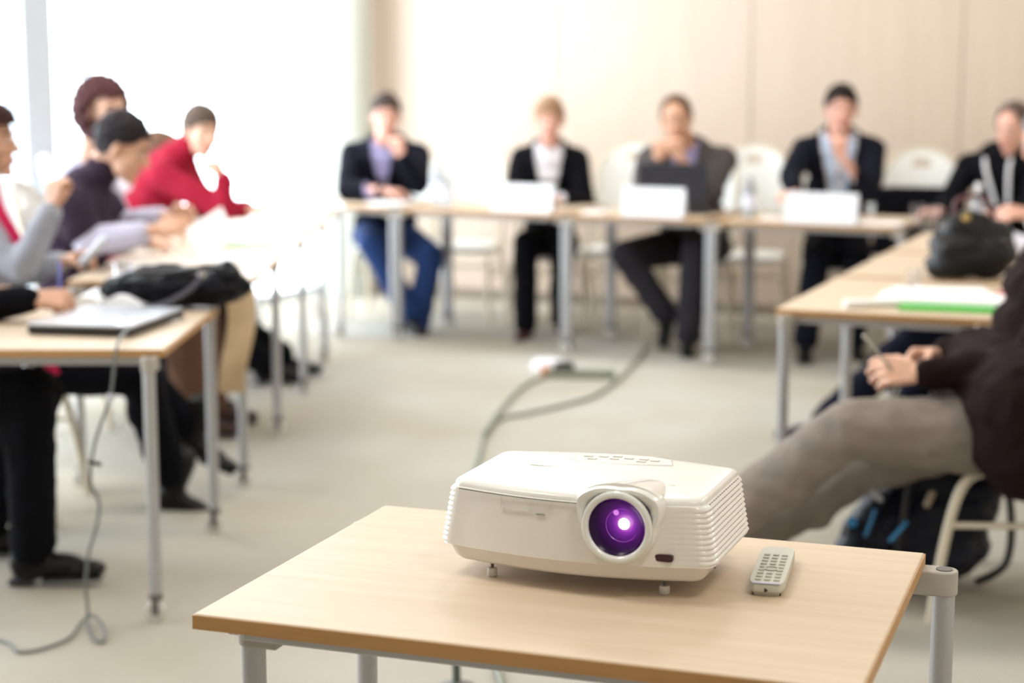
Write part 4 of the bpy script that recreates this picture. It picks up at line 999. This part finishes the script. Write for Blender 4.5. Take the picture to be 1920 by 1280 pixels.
MB().lathe([(.014, 0), (.015, .004), (.010, .006)], c=onfront(1598, 978, 4.83), axis=(-.3, -1, .1), seg=20).build('blue_badge', M_BLUE, BK, bk)
MB().cap(onfront(1635, 918, 4.81), onfront(1650, 935, 4.80), .010, .010, seg=8).build('logo_patch', mat('grey_patch', (.40, .40, .42), .5), BK, bk)
MB().cap(onfront(1748, 925, 4.80), onfront(1738, 945, 4.79), .010, .010, seg=8).build('tan_tag', mat('tan_tag', (.45, .36, .26), .5), BK, bk)
MB().tube([bk+V((.24, 0, .42)), bk+V((.30, -.02, .25)), bk+V((.29, -.05, .08)), bk+V((.20, -.06, .02))], .018, flat=.45).build('shoulder_strap', M_BLACK, BK, bk)
MB().tube([bk+V((.02, -.08, .45)), bk+V((-.02, -.14, .30)), bk+V((-.05, -.16, .12)), bk+V((-.02, -.14, .03))], .016, flat=.4).build('shoulder_strap', M_BLACK, BK, bk)

# ------------------------------------------------------------------ cables and floor things
def cable(pts, r, m, label):
    mb = MB().tube(pts, r, seg=10, sub=8); return tag(mb.build('floor_cable', m), label, 'cable')
z0 = .009
fz = lambda x, y, z=z0: V((atz(x, y, 0).x, atz(x, y, 0).y, z))
cable([V((.02, 3.6, z0)), V((-.10, 4.9, z0)), V((-.15, 5.9, z0)), fz(898, 860), fz(912, 810), fz(945, 765), fz(985, 725), fz(1035, 706)], .010, M_GREENCAB, 'thick grey green cable running to the floor power strip')
cable([fz(908, 822, .022), fz(935, 790), fz(990, 778), fz(1060, 762), fz(1120, 742), fz(1175, 700), fz(1215, 650)], .009, M_GREENCAB, 'grey green cable branching right towards the back row')
ps = atz(1065, 708, 0); PS = empty('power_strip', (ps.x, ps.y, 0), -.1); tag(PS, 'dark power strip with plugs on the floor under the back row', 'power strip')
MB().box((.06, 0, .022), (.34, .06, .04)).build('housing', M_GREENCAB, PS, bevel=.006)
MB().box((-.02, 0, .055), (.10, .05, .045)).build('plug', M_BLACK, PS, bevel=.008)
MB().box((-.11, 0, .030), (.045, .045, .05)).build('plug', mat('orange_plug', (.60, .20, .05), .5), PS, bevel=.008)
wb = atz(1035, 692, 0); WB = empty('floor_box', (wb.x-.02, wb.y+.02, 0)); tag(WB, 'small white floor socket box behind the power strip', 'socket')
MB().lathe([(.085, 0), (.085, .02), (.070, .045), (.02, .05)], seg=28).build('cover', M_CARD, WB)
# cord of the laptop: hangs off the table and loops on the floor
YC = 4.555
pts = [V((lc.x+.10, lc.y-.16, TH+.02)), aty(222, 640, 4.595), aty(214, 690, YC), aty(206, 745, YC), aty(178, 830, YC), aty(170, 900, YC), aty(186, 945, YC), aty(180, 990, YC), aty(166, 1040, YC), aty(161, 1100, YC), V((aty(165, 1150, YC).x, YC, .05)), fz(166, 1178, .008), fz(178, 1205, .008), fz(196, 1206, .008), fz(193, 1182, .014), fz(172, 1168, .022), fz(150, 1176, .008), fz(130, 1200, .006), fz(80, 1220, .006), fz(35, 1226, .006), fz(18, 1210, .006), fz(-15, 1200, .006)]
CD = MB().tube(pts, .0042, seg=8, sub=8).build('laptop_cord', M_GREYCAB)
CD.name = 'power_cable'; tag(CD, 'thin grey cord hanging from the laptop and looping on the carpet', 'cable')
MB().lathe([(.006, -.010), (.011, -.008), (.011, .008), (.006, .010)], c=aty(207, 745, YC), axis=(.1, 0, 1), seg=14).build('ferrite_bead', mat('pale_bead', (.55, .55, .62), .3), CD)
MB().box(aty(178, 868, YC), (.036, .012, .010), Matrix.Rotation(.3, 3, 'Y')).build('cord_clip', M_BLACK, CD, bevel=.003)
# low post with a round base behind the nearest table
pp = V((-.132, 4.02, 0)); PT = empty('floor_stand', pp); tag(PT, 'short dark floor stand with a round base beyond the nearest table', 'stand')
MB().lathe([(.060, 0), (.058, .008), (.045, .022), (.018, .032), (.012, .034)], seg=28).build('base', M_CAP, PT)
MB().cyl((0, 0, .03), (0, 0, .36), .010, seg=16).build('pole', mat('dark_green_grey_metal', (.10, .12, .10), .4, .5), PT)
MB().lathe([(.012, .355), (.022, .36), (.022, .375), (.010, .38)], seg=20).build('knob', M_CAP, PT)
